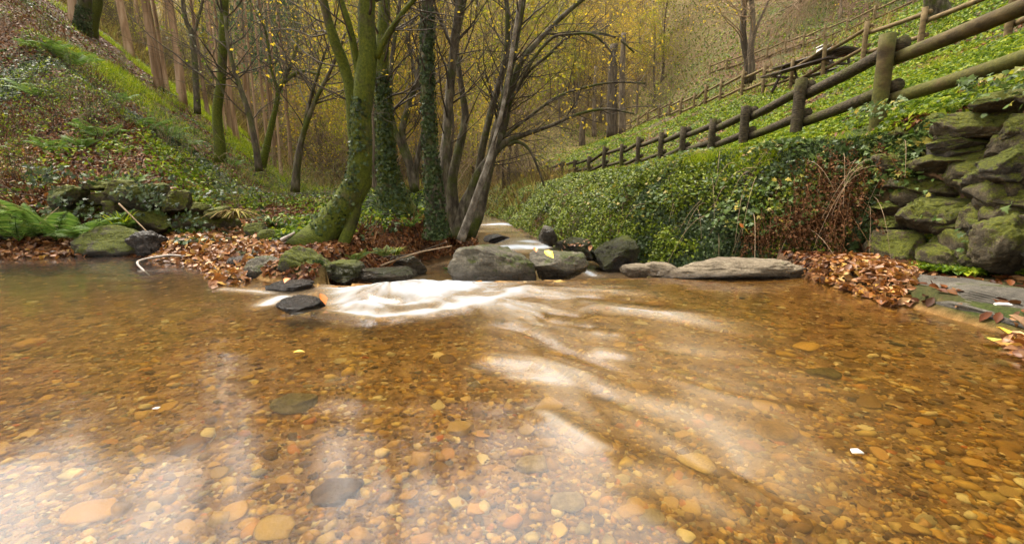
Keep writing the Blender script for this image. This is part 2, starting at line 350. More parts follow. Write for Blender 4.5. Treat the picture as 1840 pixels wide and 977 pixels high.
M['farbark'] = bark_mat('grey_brown_bark', [(.3, (.03, .022, .015)), (.5, (.09, .068, .045)), (.7, (.18, .14, .095))], 6, .2, moss=.25, bump=.5, obj_random=True)
M['rail'] = bark_mat('weathered_rail_wood', [(.3, (.012, .009, .005)), (.5, (.045, .034, .019)), (.7, (.10, .076, .045))], 22, 3.0, moss=.42, mosscol=((.028, .029, .006), (.085, .08, .016)), bump=.9)
M['rail_moss'] = bark_mat('algae_green_rail_wood', [(.3, (.025, .016, .007)), (.5, (.06, .042, .016)), (.7, (.11, .08, .032))], 7, 2.0, moss=.52, mosscol=((.035, .036, .008), (.10, .095, .018)), bump=.4)
M['rail_far'] = bark_mat('tan_rail_wood', [(.3, (.06, .042, .018)), (.5, (.13, .09, .04)), (.7, (.21, .15, .07))], 7, 2.0, moss=.34, mosscol=((.08, .08, .02), (.2, .17, .05)), bump=.3)
def flat_mat(name, c, rough=.6, var=.3, scale=12):
    m, nt, o = new_mat(name); n = noise(nt, scale, 5, .6)
    cc = ramp(nt, n.outputs[0], [(.3, tuple(x * (1 - var) for x in c)), (.7, tuple(min(1, x * (1 + var)) for x in c))])
    b = N(nt, 'ShaderNodeBsdfPrincipled', Roughness=rough); nt.links.new(cc, b.inputs['Base Color']); nt.links.new(b.outputs[0], o.inputs[0]); return m
M['plank'] = flat_mat('dark_plank', (.045, .028, .018)); M['redplank'] = flat_mat('red_brown_plank', (.36, .13, .05))
M['white'] = flat_mat('white_card', (.62, .60, .56), .5, .08); M['soil'] = flat_mat('dark_soil', (.016, .012, .008), .95)
M['yleaf'] = flat_mat('yellow_leaf', (.75, .50, .04), .45, .25); M['oleaf'] = flat_mat('orange_leaf', (.55, .17, .03), .45, .3); M['bleaf'] = flat_mat('tan_leaf', (.42, .24, .12), .5, .35); M['gleaf'] = flat_mat('yellow_green_leaf', (.40, .40, .04), .45, .3)
M['stickpale'] = flat_mat('bleached_stick', (.27, .22, .18), .6, .5, 20)

# ------------------------------------------------------------------ mesh helpers
def mesh(name, V, polys, mat, smooth=True):
    """polys: list of int arrays, each (n, k)"""
    V = np.asarray(V, np.float32); polys = [np.asarray(p, np.int32) for p in polys if len(p)]
    me = bpy.data.meshes.new(name); me.vertices.add(len(V)); me.vertices.foreach_set('co', V.ravel())
    loops = np.concatenate([p.ravel() for p in polys]); sizes = np.concatenate([np.full(len(p), p.shape[1], np.int32) for p in polys])
    st = np.concatenate([[0], np.cumsum(sizes)[:-1]]).astype(np.int32)
    me.loops.add(len(loops)); me.loops.foreach_set('vertex_index', loops)
    me.polygons.add(len(sizes)); me.polygons.foreach_set('loop_start', st)
    try: me.polygons.foreach_set('loop_total', sizes)
    except Exception: pass
    if smooth: me.polygons.foreach_set('use_smooth', np.ones(len(sizes), bool))
    me.materials.append(mat); me.update(calc_edges=True); return me
def obj(name, me, parent=None, loc=None):
    o = bpy.data.objects.new(name, me); COL.objects.link(o)
    if loc is not None: o.location = [float(x) for x in loc]
    if parent is not None: o.parent = parent
    return o
def tag(o, label=None, cat=None, group=None, kind=None):
    if label: o['label'] = label
    if cat: o['category'] = cat
    if group: o['group'] = group
    if kind: o['kind'] = kind
    return o
def thing(name, label, cat, loc, group=None):
    o = bpy.data.objects.new(name, None); COL.objects.link(o); o.location = [float(x) for x in loc]; o.empty_display_size = .1
    return tag(o, label, cat, group)
class MB:
    def __init__(s): s.v, s.p, s.n = [], [], 0
    def add(s, V, polys):
        s.v.append(np.asarray(V, float)); s.p += [np.asarray(p) + s.n for p in polys]; s.n += len(V)
    def me(s, name, mat, smooth=True, origin=(0, 0, 0)):
        by = {}
        for p in s.p: by.setdefault(p.shape[1], []).append(p)
        return mesh(name, np.concatenate(s.v) - np.asarray(origin), [np.concatenate(x) for x in by.values()], mat, smooth)
def smooth_path(pts, rad, n):
    pts = np.asarray(pts, float); rad = np.asarray(rad, float); m = len(pts)
    if m < 3:
        t = np.linspace(0, 1, n)[:, None]; return pts[0] + (pts[-1] - pts[0]) * t, np.interp(np.linspace(0, 1, n), np.linspace(0, 1, m), rad)
    e = np.vstack([2 * pts[0] - pts[1], pts, 2 * pts[-1] - pts[-2]])
    u = np.linspace(0, m - 1 - 1e-6, n); i = u.astype(int); f = (u - i)[:, None]
    a, b, c, d = e[i], e[i + 1], e[i + 2], e[i + 3]
    q = .5 * (2 * b + (c - a) * f + (2 * a - 5 * b + 4 * c - d) * f ** 2 + (3 * b - a - 3 * c + d) * f ** 3)
    return q, np.interp(u, np.arange(m), rad)
def tube(path, rad, sides=8, rough=0.0, seed=0, caps=True):
    path = np.asarray(path, float); rad = np.asarray(rad, float); n = len(path)
    T = np.gradient(path, axis=0); T /= np.linalg.norm(T, axis=1)[:, None] + 1e-9
    ref = np.array([0., 0, 1]) if abs(T[:, 2]).mean() < .8 else np.array([0., 1, 0])
    A = np.cross(T, ref); A /= np.linalg.norm(A, axis=1)[:, None] + 1e-9; B = np.cross(T, A)
    th = np.arange(sides) / sides * 2 * np.pi
    D = A[:, None, :] * np.cos(th)[None, :, None] + B[:, None, :] * np.sin(th)[None, :, None]
    R = np.repeat(rad[:, None], sides, 1)
    V = path[:, None, :] + D * R[:, :, None]
    if rough > 0:
        w = fbm(V.reshape(-1, 3) * 5 + seed, seed, 3).reshape(n, sides)
        V = path[:, None, :] + D * (R * (1 + rough * w))[:, :, None]
    V = V.reshape(-1, 3)
    i = np.arange(n - 1)[:, None] * sides; j = np.arange(sides)[None, :]; k = (j + 1) % sides
    q = np.stack([i + j, i + k, i + sides + k, i + sides + j], -1).reshape(-1, 4)
    pol = [q]
    if caps: pol += [np.arange(sides)[None, ::-1], (np.arange(sides) + (n - 1) * sides)[None, :]]
    return V, pol
def frames(nrm, spin):
    n = nrm / (np.linalg.norm(nrm, axis=1)[:, None] + 1e-9)
    ref = np.where(np.abs(n[:, 2:3]) < .9, np.array([[0., 0, 1]]), np.array([[1., 0, 0]]))
    a = np.cross(ref, n); a /= np.linalg.norm(a, axis=1)[:, None]; b = np.cross(n, a)
    c, s = np.cos(spin)[:, None], np.sin(spin)[:, None]
    return a * c + b * s, b * c - a * s, n
def scatter(tv, tf, pos, nrm, size, jit=.6, spin=None, seed=1):
    r = np.random.default_rng(seed); n = len(pos)
    nn = nrm + r.normal(0, jit, (n, 3)); spin = r.uniform(0, 6.283, n) if spin is None else spin
    a, b, c = frames(nn, spin)
    tv = np.asarray(tv, float)
    V = pos[:, None, :] + size[:, None, None] * (tv[None, :, 0:1] * a[:, None] + tv[None, :, 1:2] * b[:, None] + tv[None, :, 2:3] * c[:, None])
    F = [(np.asarray(f)[None, :, :] + (np.arange(n) * len(tv))[:, None, None]).reshape(-1, np.asarray(f).shape[1]) for f in tf]
    return V.reshape(-1, 3), F
LEAF4 = (np.array([(-.5, 0, 0), (0, -.28, .10), (.5, 0, -.05), (0, .28, .10)]), [np.array([(0, 1, 2), (0, 2, 3)])])
OAK = (np.array([(-.5, 0, .05), (-.25, -.22, .14), (.1, -.3, .1), (.35, -.16, .02), (.55, 0, -.12), (.35, .16, .04), (.1, .3, .13), (-.25, .22, .1), (0, 0, 0)]),
       [np.array([(0, 1, 8), (1, 2, 8), (2, 3, 8), (3, 4, 8), (4, 5, 8), (5, 6, 8), (6, 7, 8), (7, 0, 8)])])
IVY = (np.array([(-.35, 0, 0), (-.3, -.42, .05), (.02, -.24, .08), (.12, -.46, 0), (.2, -.16, .05), (.6, 0, -.12), (.2, .16, .05), (.12, .46, 0), (.02, .24, .08), (-.3, .42, .05)]),
       [np.array([(0, 1, 2), (0, 2, 4), (2, 3, 4), (0, 4, 5), (0, 5, 6), (6, 7, 8), (0, 6, 8), (0, 8, 9)])])
BLADE = (np.array([(-.03, 0, 0), (.03, 0, 0), (-.025, .05, .4), (.025, .05, .4), (-.012, .18, .75), (.012, .18, .75), (0, .38, .95)]), [np.array([(0, 1, 3, 2), (2, 3, 5, 4)]), np.array([(4, 5, 6)])])
def sample(n, Ya, Yb, smin, smax, cond=None, seed=1, slope=True):
    """points on the ground, as dense as 1/distance^2"""
    r = np.random.default_rng(seed); out = []; tot = 0
    for _ in range(60):
        m = int(n * 1.5) + 500
        Y = Ya * (Yb / Ya) ** r.random(m); X = r.uniform(smin, smax, m) * (Y + .5)
        z = height(X, Y); nr = normal(X, Y); k = np.ones(m, bool)
        if slope: k &= r.random(m) < np.clip(1 / nr[:, 2], 1, 4) / 4 * 2
        if cond is not None: k &= cond(X, Y, z, nr, r)
        out.append(np.column_stack([X, Y, z, nr])[k]); tot += k.sum()
        if tot >= n: break
    q = np.concatenate(out)[:n]; return q[:, :3], q[:, 3:]

# ------------------------------------------------------------------ ground
def axis(a, b, c, n):
    """n values from a to b, packed near c"""
    k = 2.2; ta, tb = np.arcsinh((a - c) / k), np.arcsinh((b - c) / k); return c + k * np.sinh(np.linspace(ta, tb, n))
gx, gy = axis(-140, 140, 0, 620), axis(-60, 190, 4.5, 620)
GX, GY = np.meshgrid(gx, gy); GZ = height(GX, GY)
i = np.arange(len(gy) - 1)[:, None] * len(gx); j = np.arange(len(gx) - 1)[None, :]
q = np.stack([i + j, i + j + 1, i + j + 1 + len(gx), i + j + len(gx)], -1).reshape(-1, 4)
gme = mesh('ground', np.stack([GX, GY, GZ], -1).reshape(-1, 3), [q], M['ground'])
xl_, xr_ = np.interp(GY, SY, SXL), np.interp(GY, RY, SXR)
bedm = np.where(GY > 3.9, .45, 1.) * (1 - .6 * sstep(GY, 2.6, 3.6) * sstep(-GX, 1.6, 2.6)) * (((GY < 3.8) | (GX < -1.6) & (GY < 5.2)) & (GZ < .03) | ((GX > xl_ - .2) & (GX < xr_ + .1) & (GZ < zl(GY) + .05))).astype(np.float32)  # bed colour dimmed in the left bay, standing for the reflected slope
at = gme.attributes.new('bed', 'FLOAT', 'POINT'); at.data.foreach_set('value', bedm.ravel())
at = gme.attributes.new('farside', 'FLOAT', 'POINT'); at.data.foreach_set('value', sstep(GY, 30, 45).astype(np.float32).ravel())
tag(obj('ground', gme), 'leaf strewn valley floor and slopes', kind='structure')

def haze(d):
    V = np.array([(-150, -62, -3), (150, -62, -3), (150, 195, -3), (-150, 195, -3), (-150, -62, 75), (150, -62, 75), (150, 195, 75), (-150, 195, 75)], float)
    m = bpy.data.materials.new('warm_haze'); m.use_nodes = True; nt = m.node_tree; nt.nodes.clear(); o = nt.nodes.new('ShaderNodeOutputMaterial')
    v = nt.nodes.new('ShaderNodeVolumePrincipled'); v.inputs['Color'].default_value = (1.0, .86, .62, 1); v.inputs['Density'].default_value = d; v.inputs['Anisotropy'].default_value = .2
    nt.links.new(v.outputs[0], o.inputs['Volume'])
    tag(obj('haze', mesh('haze', V, [np.array([(3, 2, 1, 0), (4, 5, 6, 7), (0, 1, 5, 4), (1, 2, 6, 5), (2, 3, 7, 6), (3, 0, 4, 7)])], m, False)), 'faint pale haze filling the valley', 'haze', None, 'stuff')
haze(.00012)
def hgrid(X, Y):
    X = np.asarray(X, float); Y = np.asarray(Y, float)
    i = np.clip(np.searchsorted(gx, X) - 1, 0, len(gx) - 2); j = np.clip(np.searchsorted(gy, Y) - 1, 0, len(gy) - 2)
    f = np.clip((X - gx[i]) / (gx[i + 1] - gx[i]), 0, 1); g = np.clip((Y - gy[j]) / (gy[j + 1] - gy[j]), 0, 1)
    return (GZ[j, i] * (1 - f) + GZ[j, i + 1] * f) * (1 - g) + (GZ[j + 1, i] * (1 - f) + GZ[j + 1, i + 1] * f) * g
height_exact, height = height, hgrid

# ------------------------------------------------------------------ water
def seg_dist(X, Y, pts):
    best = np.full(X.shape, 1e9); tt = np.zeros(X.shape); L = 0
    segs = [np.hypot(*(pts[i + 1] - pts[i])) for i in range(len(pts) - 1)]; tot = sum(segs)
    for i in range(len(pts) - 1):
        a, b = pts[i], pts[i + 1]; d = b - a; l2 = d @ d + 1e-9
        t = np.clip(((X - a[0]) * d[0] + (Y - a[1]) * d[1]) / l2, 0, 1)
        ds = np.hypot(X - a[0] - t * d[0], Y - a[1] - t * d[1]); k = ds < best
        best = np.where(k, ds, best); tt = np.where(k, (L + t * segs[i]) / tot, tt); L += segs[i]
    return best, tt
wy = np.concatenate([np.linspace(-3, .25, 14)[:-1], .25 * (32 / .25) ** np.linspace(0, 1, 560)])
ws = np.linspace(-1.75, 1.75, 620)
WY, WS = np.meshgrid(wy, ws, indexing='ij'); WX = WS * (np.maximum(WY, .25) + .45)
wyb = np.interp(WX, YB_X, YB_Y); wyb = np.where(WX < -1.7, 9, wyb)
WZ = (zl(WY) + .012) * sstep(WY - wyb, -.02, .62)
foam_sheen = np.zeros(WX.shape)
def stroke(pts, w, strength, z=0., soft=1.6, ends=True):
    """foam or painted wave highlight along a line (pixel path laid on the water)"""
    global foam_sheen
    q = np.array([PZ(a, b, z)[:2] for a, b in pts]); dd, t = seg_dist(WX, WY, q)
    f = np.exp(-(dd / w) ** soft * 1.0) * strength
    if ends: f = f * np.clip(np.minimum(t, 1 - t) * 5 + .15, 0, 1)
    foam_sheen = 1 - (1 - foam_sheen) * (1 - np.clip(f, 0, 1))
def ridge(pts, w, amp, z=0.):
    """a standing wave along a line"""
    global WZ
    q = np.array([PZ(a, b, z)[:2] for a, b in pts]); dd, t = seg_dist(WX, WY, q)
    WZ = WZ + amp * np.exp(-(dd / w) ** 2) * np.clip(np.minimum(t, 1 - t) * 4, 0, 1)
# the lip where the pool spills between the boulders
stroke([(575, 522), (640, 508), (720, 500), (810, 512), (880, 500)], .17, .86, 0., 1.3)
stroke([(590, 545), (650, 560), (720, 565), (800, 552), (880, 532)], .10, .42)
stroke([(575, 530), (700, 520), (820, 528)], .24, .62, 0., 1.2)
stroke([(610, 553), (650, 545), (690, 555)], .035, .7)
stroke([(590, 558), (680, 573), (760, 567), (860, 546), (950, 520)], .055, .62)
stroke([(575, 548), (640, 538), (720, 545), (800, 535)], .07, .5)
stroke([(810, 520), (900, 495), (980, 486), (1120, 486)], .09, .52)
stroke([(470, 552), (490, 540), (520, 530)], .06, .6)
stroke([(380, 518), (450, 522), (500, 528)], .05, .45)
stroke([(690, 492), (760, 497), (815, 503)], .25, .6, -.1)
# veil of fast water bending to the spill, sky highlights painted as pale strokes
stroke([(860, 580), (960, 590), (1030, 632)], .10, .12)
stroke([(850, 648), (920, 655), (1010, 665), (1040, 690)], .09, .16)
stroke([(900, 674), (960, 680), (1010, 688)], .03, .26)
stroke([(1058, 592), (1090, 598), (1130, 599)], .05, .20)
stroke([(1055, 626), (1090, 636), (1150, 642)], .06, .18)
stroke([(960, 735), (1020, 775), (1070, 805), (1120, 812)], .022, .36)
stroke([(1110, 848), (1160, 853), (1200, 862)], .06, .12)
stroke([(1420, 770), (1480, 820), (1560, 850)], .03, .14)
stroke([(1190, 860), (1270, 900), (1340, 950)], .04, .12)
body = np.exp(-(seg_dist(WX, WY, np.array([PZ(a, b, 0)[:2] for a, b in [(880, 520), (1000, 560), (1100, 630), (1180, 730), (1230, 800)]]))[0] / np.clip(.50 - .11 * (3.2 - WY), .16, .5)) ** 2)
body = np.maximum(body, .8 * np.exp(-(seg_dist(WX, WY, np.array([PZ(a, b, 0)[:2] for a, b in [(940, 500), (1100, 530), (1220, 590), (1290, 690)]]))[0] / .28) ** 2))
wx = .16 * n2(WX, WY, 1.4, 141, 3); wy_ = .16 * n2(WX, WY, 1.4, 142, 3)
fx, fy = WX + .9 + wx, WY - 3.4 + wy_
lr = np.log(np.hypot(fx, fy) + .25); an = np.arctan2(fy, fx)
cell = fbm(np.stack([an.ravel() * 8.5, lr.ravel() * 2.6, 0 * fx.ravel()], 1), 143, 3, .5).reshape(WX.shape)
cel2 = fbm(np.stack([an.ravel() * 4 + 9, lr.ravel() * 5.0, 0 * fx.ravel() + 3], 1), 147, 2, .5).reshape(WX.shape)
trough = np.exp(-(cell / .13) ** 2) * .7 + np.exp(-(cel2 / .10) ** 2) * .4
sheen_veil = np.clip(.32 - .27 * trough + .45 * cell, .0, .55)  # aerated film with sky highlight bands painted into its colour
foam_sheen = 1 - (1 - foam_sheen) * (1 - body * sheen_veil)
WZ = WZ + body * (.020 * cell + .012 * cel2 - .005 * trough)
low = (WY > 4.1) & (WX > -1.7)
foam_sheen = np.where(low, np.maximum(foam_sheen, .10 + .22 * n2(WX * .4, WY, 2.2, 145, 4)), foam_sheen)
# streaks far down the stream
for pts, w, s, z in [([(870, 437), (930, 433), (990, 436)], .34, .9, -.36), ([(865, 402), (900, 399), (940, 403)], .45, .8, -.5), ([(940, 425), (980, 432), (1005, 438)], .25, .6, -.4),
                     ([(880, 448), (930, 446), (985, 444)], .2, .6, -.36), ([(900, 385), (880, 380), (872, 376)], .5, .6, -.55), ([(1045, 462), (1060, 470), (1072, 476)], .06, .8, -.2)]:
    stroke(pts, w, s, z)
# silk: fine streaks drawn out along the flow
ang = np.arctan2(WY - 3.3, WX + .9)
rad = np.hypot(WX + .9, WY - 3.3)
st = fbm(np.stack([ang.ravel() * 9, rad.ravel() * 1.3, 0 * rad.ravel()], 1), 77, 4).reshape(WX.shape)
st2 = fbm(np.stack([(WX + .25 * n2(WX, WY, 2.0, 78, 2)).ravel() * 7, WY.ravel() * 1.6, 0 * rad.ravel()], 1), 79, 4, .6).reshape(WX.shape)
foam_sheen = np.clip(foam_sheen * (1 + .55 * st + .5 * np.minimum(st2, .12)), 0, .96)
for pts, w, a in [([(470, 548), (560, 563), (680, 578), (800, 560), (900, 536), (1000, 505)], .09, .020), ([(600, 556), (650, 545), (700, 556)], .06, .02),
                  ([(590, 540), (680, 520), (760, 512), (830, 520)],   .10, .045), ([(605, 548), (660, 536), (720, 540), (770, 528)], .05, -.035), ([(580, 515), (680, 500), (800, 505)], .10, -.05), ([(850, 535), (950, 520), (1050, 530)], .06, .012), ([(860, 575), (960, 590), (1030, 632)], .06, .014),
                  ([(840, 640), (960, 655), (1040, 690)], .06, .016), ([(1058, 590), (1130, 598)], .05, .012), ([(1055, 625), (1150, 640)], .05, .012), ([(960, 735), (1060, 800), (1120, 812)], .05, .014)]:
    ridge(pts, w, a)
flow = np.exp(-((np.array(seg_dist(WX, WY, np.array([PZ(a, b, 0)[:2] for a, b in [(820, 545), (980, 570), (1100, 640), (1200, 740), (1330, 850), (1450, 930)]]))[0])) / .35) ** 2)
w1 = np.sin((WX * .8 + WY * 1.0) * 24 + 3 * n2(WX, WY, 1.3, 41, 2)); w2 = np.sin((WX * -.5 + WY * 1.1) * 17 + 4 * n2(WX, WY, 1.1, 43, 2))
WZ = WZ + flow * (.0012 * w1 + .0015 * w2) * (WY < 3.6) + (WY < 3.7) * .004 * n2(WX * .5, WY * 1.5, 3, 45, 2) + foam_sheen ** 2 * .015 * st
i = np.arange(len(wy) - 1)[:, None] * len(ws); j = np.arange(len(ws) - 1)[None, :]
q = np.stack([i + j, i + j + 1, i + j + 1 + len(ws), i + j + len(ws)], -1).reshape(-1, 4)
# leave out water that lies far under the banks
gz = height(WX, WY); keepv = (WZ > gz - .12).ravel(); q = q[keepv[q].any(1)]
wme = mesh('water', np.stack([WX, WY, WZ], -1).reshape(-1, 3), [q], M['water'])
at = wme.attributes.new('foam_sheen', 'FLOAT', 'POINT'); at.data.foreach_set('value', foam_sheen.astype(np.float32).ravel())
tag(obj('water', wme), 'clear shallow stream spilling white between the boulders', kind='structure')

# ------------------------------------------------------------------ rocks
def ico(sub):
    import bmesh
    bm = bmesh.new(); bmesh.ops.create_icosphere(bm, subdivisions=sub, radius=1)
    V = np.array([v.co[:] for v in bm.verts]); F = np.array([[v.index for v in f.verts] for f in bm.faces]); bm.free(); return V, F
ICO = {k: ico(k) for k in (1, 2, 3, 4, 5)}
def rock_shape(dims, seed, sub=4, facets=9, rough=.10, flat=.80, box=.72):
    V, F = ICO[sub]; V = np.sign(V) * np.abs(V) ** box; V /= np.abs(V).max(); r = np.random.default_rng(seed)
    for _ in range(facets):
        n = r.normal(size=3); n /= np.linalg.norm(n); dcut = r.uniform(flat - .12, .88)
        ex = np.clip(V @ n - dcut, 0, None); V -= ex[:, None] * n * .97
    D = V / np.linalg.norm(V, axis=1)[:, None]
    V = V * (1 + 1.3 * rough * fbm(V * 1.7 + seed, seed, 6, .6)[:, None])
    if sub >= 4:
        rd = 1 - np.abs(fbm(V * [2.2, 2.2, 4.5] + seed * 1.7, seed + 50, 5, .6)); V = V - D * (.10 * np.clip(rd - .80, 0, 1) * 5 * (.4 + rough * 5) * .5)[:, None] + D * (.035 * fbm(V * 7 + seed, seed + 9, 4, .65))[:, None]
    V /= np.abs(V).max(0)
    return V * np.asarray(dims) / 2, F
def rock(name, label, cen, dims, seed, mat='rock', rot=0, group=None, parent=None, sub=4, tilt=(0, 0), **kw):
    V, F = rock_shape(dims, seed, sub, **kw)
    me = mesh(name, V, [F], M[mat]); o = obj(name, me, parent, cen); o.rotation_euler = (tilt[0], tilt[1], rot)
    if parent is None: tag(o, label, 'rock', group)
    elif label: o['label'] = label
    return o
def rock_px(name, label, x0, x1, y0, y1, Y, mat, seed, depth=None, rot=0, **kw):
    kw.setdefault('sub', 5)
    """a boulder that spans this part of the picture at depth Y"""
    a, b = P(x0, (y0 + y1) / 2, Y), P(x1, (y0 + y1) / 2, Y); top, bot = P((x0 + x1) / 2, y0, Y), P((x0 + x1) / 2, y1, Y)
    w, h = b[0] - a[0], top[2] - bot[2]; sink = kw.pop('sink', .25) * h
    return rock(name, label, ((a[0] + b[0]) / 2, Y + (depth or w) * .1, (top[2] + bot[2]) / 2 - sink / 2), (w * 1.02, depth or w * .7, h + sink), seed, mat, rot, **kw)

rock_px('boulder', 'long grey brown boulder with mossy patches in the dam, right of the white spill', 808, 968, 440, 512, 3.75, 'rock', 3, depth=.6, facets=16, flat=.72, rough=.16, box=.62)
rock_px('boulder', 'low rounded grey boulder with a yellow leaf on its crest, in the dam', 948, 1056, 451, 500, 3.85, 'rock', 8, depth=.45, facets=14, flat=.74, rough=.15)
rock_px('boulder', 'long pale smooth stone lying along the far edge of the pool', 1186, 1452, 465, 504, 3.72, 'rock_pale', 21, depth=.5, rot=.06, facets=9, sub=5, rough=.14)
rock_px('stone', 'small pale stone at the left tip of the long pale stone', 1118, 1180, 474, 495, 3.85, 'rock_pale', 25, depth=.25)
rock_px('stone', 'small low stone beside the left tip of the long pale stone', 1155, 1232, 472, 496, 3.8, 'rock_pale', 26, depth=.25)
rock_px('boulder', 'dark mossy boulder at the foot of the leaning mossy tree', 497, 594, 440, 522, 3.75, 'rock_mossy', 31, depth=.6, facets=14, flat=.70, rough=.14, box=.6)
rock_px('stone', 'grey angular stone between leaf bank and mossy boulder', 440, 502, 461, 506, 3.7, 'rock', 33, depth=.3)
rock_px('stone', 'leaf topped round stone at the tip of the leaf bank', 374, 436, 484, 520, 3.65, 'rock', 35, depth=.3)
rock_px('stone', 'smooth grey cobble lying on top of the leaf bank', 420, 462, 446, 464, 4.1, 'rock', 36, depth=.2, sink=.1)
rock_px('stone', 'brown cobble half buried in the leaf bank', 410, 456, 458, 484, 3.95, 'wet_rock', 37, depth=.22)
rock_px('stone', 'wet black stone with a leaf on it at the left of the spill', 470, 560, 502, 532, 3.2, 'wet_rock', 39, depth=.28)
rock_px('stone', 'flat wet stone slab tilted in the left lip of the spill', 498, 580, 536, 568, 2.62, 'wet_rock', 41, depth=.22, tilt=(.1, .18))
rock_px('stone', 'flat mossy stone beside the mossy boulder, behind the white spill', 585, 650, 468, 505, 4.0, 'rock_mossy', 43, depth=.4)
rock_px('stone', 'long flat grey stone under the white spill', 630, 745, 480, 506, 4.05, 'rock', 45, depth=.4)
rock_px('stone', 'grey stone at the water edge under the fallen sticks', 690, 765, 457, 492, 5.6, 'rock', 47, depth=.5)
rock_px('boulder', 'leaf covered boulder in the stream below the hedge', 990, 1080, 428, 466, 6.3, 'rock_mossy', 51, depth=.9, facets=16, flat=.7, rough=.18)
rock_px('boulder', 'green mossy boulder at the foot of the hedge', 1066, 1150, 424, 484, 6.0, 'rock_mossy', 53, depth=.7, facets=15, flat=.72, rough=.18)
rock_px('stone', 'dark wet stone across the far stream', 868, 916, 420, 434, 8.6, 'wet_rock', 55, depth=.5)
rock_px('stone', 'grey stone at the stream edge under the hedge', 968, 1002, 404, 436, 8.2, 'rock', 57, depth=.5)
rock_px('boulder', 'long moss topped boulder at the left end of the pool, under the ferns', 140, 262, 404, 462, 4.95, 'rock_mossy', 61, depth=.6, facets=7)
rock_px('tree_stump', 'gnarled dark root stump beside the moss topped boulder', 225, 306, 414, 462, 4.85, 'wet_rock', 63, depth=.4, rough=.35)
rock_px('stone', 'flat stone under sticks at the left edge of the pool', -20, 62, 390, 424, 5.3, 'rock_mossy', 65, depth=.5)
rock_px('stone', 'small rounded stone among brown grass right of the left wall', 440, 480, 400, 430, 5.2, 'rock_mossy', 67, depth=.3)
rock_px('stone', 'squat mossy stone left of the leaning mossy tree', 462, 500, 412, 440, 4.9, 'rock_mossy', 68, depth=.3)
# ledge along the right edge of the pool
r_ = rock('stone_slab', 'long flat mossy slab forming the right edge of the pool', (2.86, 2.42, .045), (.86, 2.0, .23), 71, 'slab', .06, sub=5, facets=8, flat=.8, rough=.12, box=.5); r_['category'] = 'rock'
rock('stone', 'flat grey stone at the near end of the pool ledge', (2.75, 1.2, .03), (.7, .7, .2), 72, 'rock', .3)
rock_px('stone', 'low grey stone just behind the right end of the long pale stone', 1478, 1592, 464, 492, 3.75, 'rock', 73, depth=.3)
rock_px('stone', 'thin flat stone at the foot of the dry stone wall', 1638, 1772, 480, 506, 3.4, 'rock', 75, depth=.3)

# dry stone wall, right bank
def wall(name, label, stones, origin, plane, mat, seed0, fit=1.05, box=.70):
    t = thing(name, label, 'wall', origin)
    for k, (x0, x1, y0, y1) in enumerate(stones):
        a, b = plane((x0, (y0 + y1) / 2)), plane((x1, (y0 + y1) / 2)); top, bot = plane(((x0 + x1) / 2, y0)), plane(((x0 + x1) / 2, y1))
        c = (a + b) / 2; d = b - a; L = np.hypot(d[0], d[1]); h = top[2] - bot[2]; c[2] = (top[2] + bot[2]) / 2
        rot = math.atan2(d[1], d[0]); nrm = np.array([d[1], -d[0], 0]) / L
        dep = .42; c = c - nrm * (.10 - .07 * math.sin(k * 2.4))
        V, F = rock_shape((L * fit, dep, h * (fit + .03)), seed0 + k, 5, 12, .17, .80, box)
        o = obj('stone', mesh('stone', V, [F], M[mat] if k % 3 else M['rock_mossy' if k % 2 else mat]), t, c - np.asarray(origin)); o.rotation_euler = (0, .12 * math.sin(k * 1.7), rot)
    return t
def chinks(t, plane, origin, x0, x1, y0, y1, n, seed, mats):
    r = np.random.default_rng(seed)
    for k in range(n):
        c = plane((r.uniform(x0, x1), r.uniform(y0, y1))); sz = r.uniform(.14, .34)
        V, F = rock_shape((sz * r.uniform(1, 1.6), .3, sz), seed + k, 4, 12, .18, .78, .7)
        o = obj('stone', mesh('stone', V, [F], M[mats[k % len(mats)]]), t, c - np.asarray(origin) + [.09, 0, 0]); o.rotation_euler = (r.normal(0, .3), r.normal(0, .3), 1.57 + r.normal(0, .2))
RW = [(1616, 1705, 266, 310), (1564, 1616, 271, 313), (1665, 1752, 266, 344), (1744, 1845, 260, 328), (1566, 1665, 317, 354), (1752, 1845, 331, 383), (1603, 1702, 352, 417), (1702, 1757, 344, 443), (1566, 1605, 360, 386), (1564, 1605, 388, 415),
      (1652, 1712, 401, 433), (1553, 1645, 415, 480), (1632, 1733, 430, 490), (1725, 1772, 446, 488), (1754, 1848, 388, 493), (1595, 1637, 206, 262), (1650, 1765, 204, 258), (1762, 1812, 205, 258), (1790, 1850, 201, 262), (1814, 1860, 150, 196),
      (1560, 1600, 225, 268), (1640, 1720, 246, 276), (1700, 1790, 165, 207), (1852, 1960, 240, 330), (1850, 1940, 335, 400), (1850, 1990, 405, 500), (1865, 1990, 150, 240), (1945, 2080, 320, 420), (1965, 2130, 210, 315), (1990, 2200, 425, 530), (1530, 1566, 300, 345), (1535, 1570, 350, 410)]
def plane_r(p):
    d = ray(*p); k = (3.20 + 0.0) / d[0]; q = np.array([0, 0, CAMH]) + d * k; q[0] += .12 * (q[2]); return q
rwall = wall('dry_stone_wall', 'rough dry stone wall of big mossy stones beside the pool ledge', RW, (3.3, 3.4, .1), plane_r, 'wall_stone', 200, 1.09, .62)
LW = [(146, 196, 326, 343), (192, 245, 326, 362), (146, 196, 342, 372), (217, 287, 335, 380), (279, 336, 344, 384), (334, 370, 366, 386), (228, 302, 374, 418), (292, 406, 379, 428), (180, 232, 360, 395), (90, 148, 335, 372), (60, 150, 366, 405), (370, 405, 372, 392)]
def plane_l(p):
    d = ray(*p); k = 5.55 / d[1]; return np.array([0, 0, CAMH]) + d * k
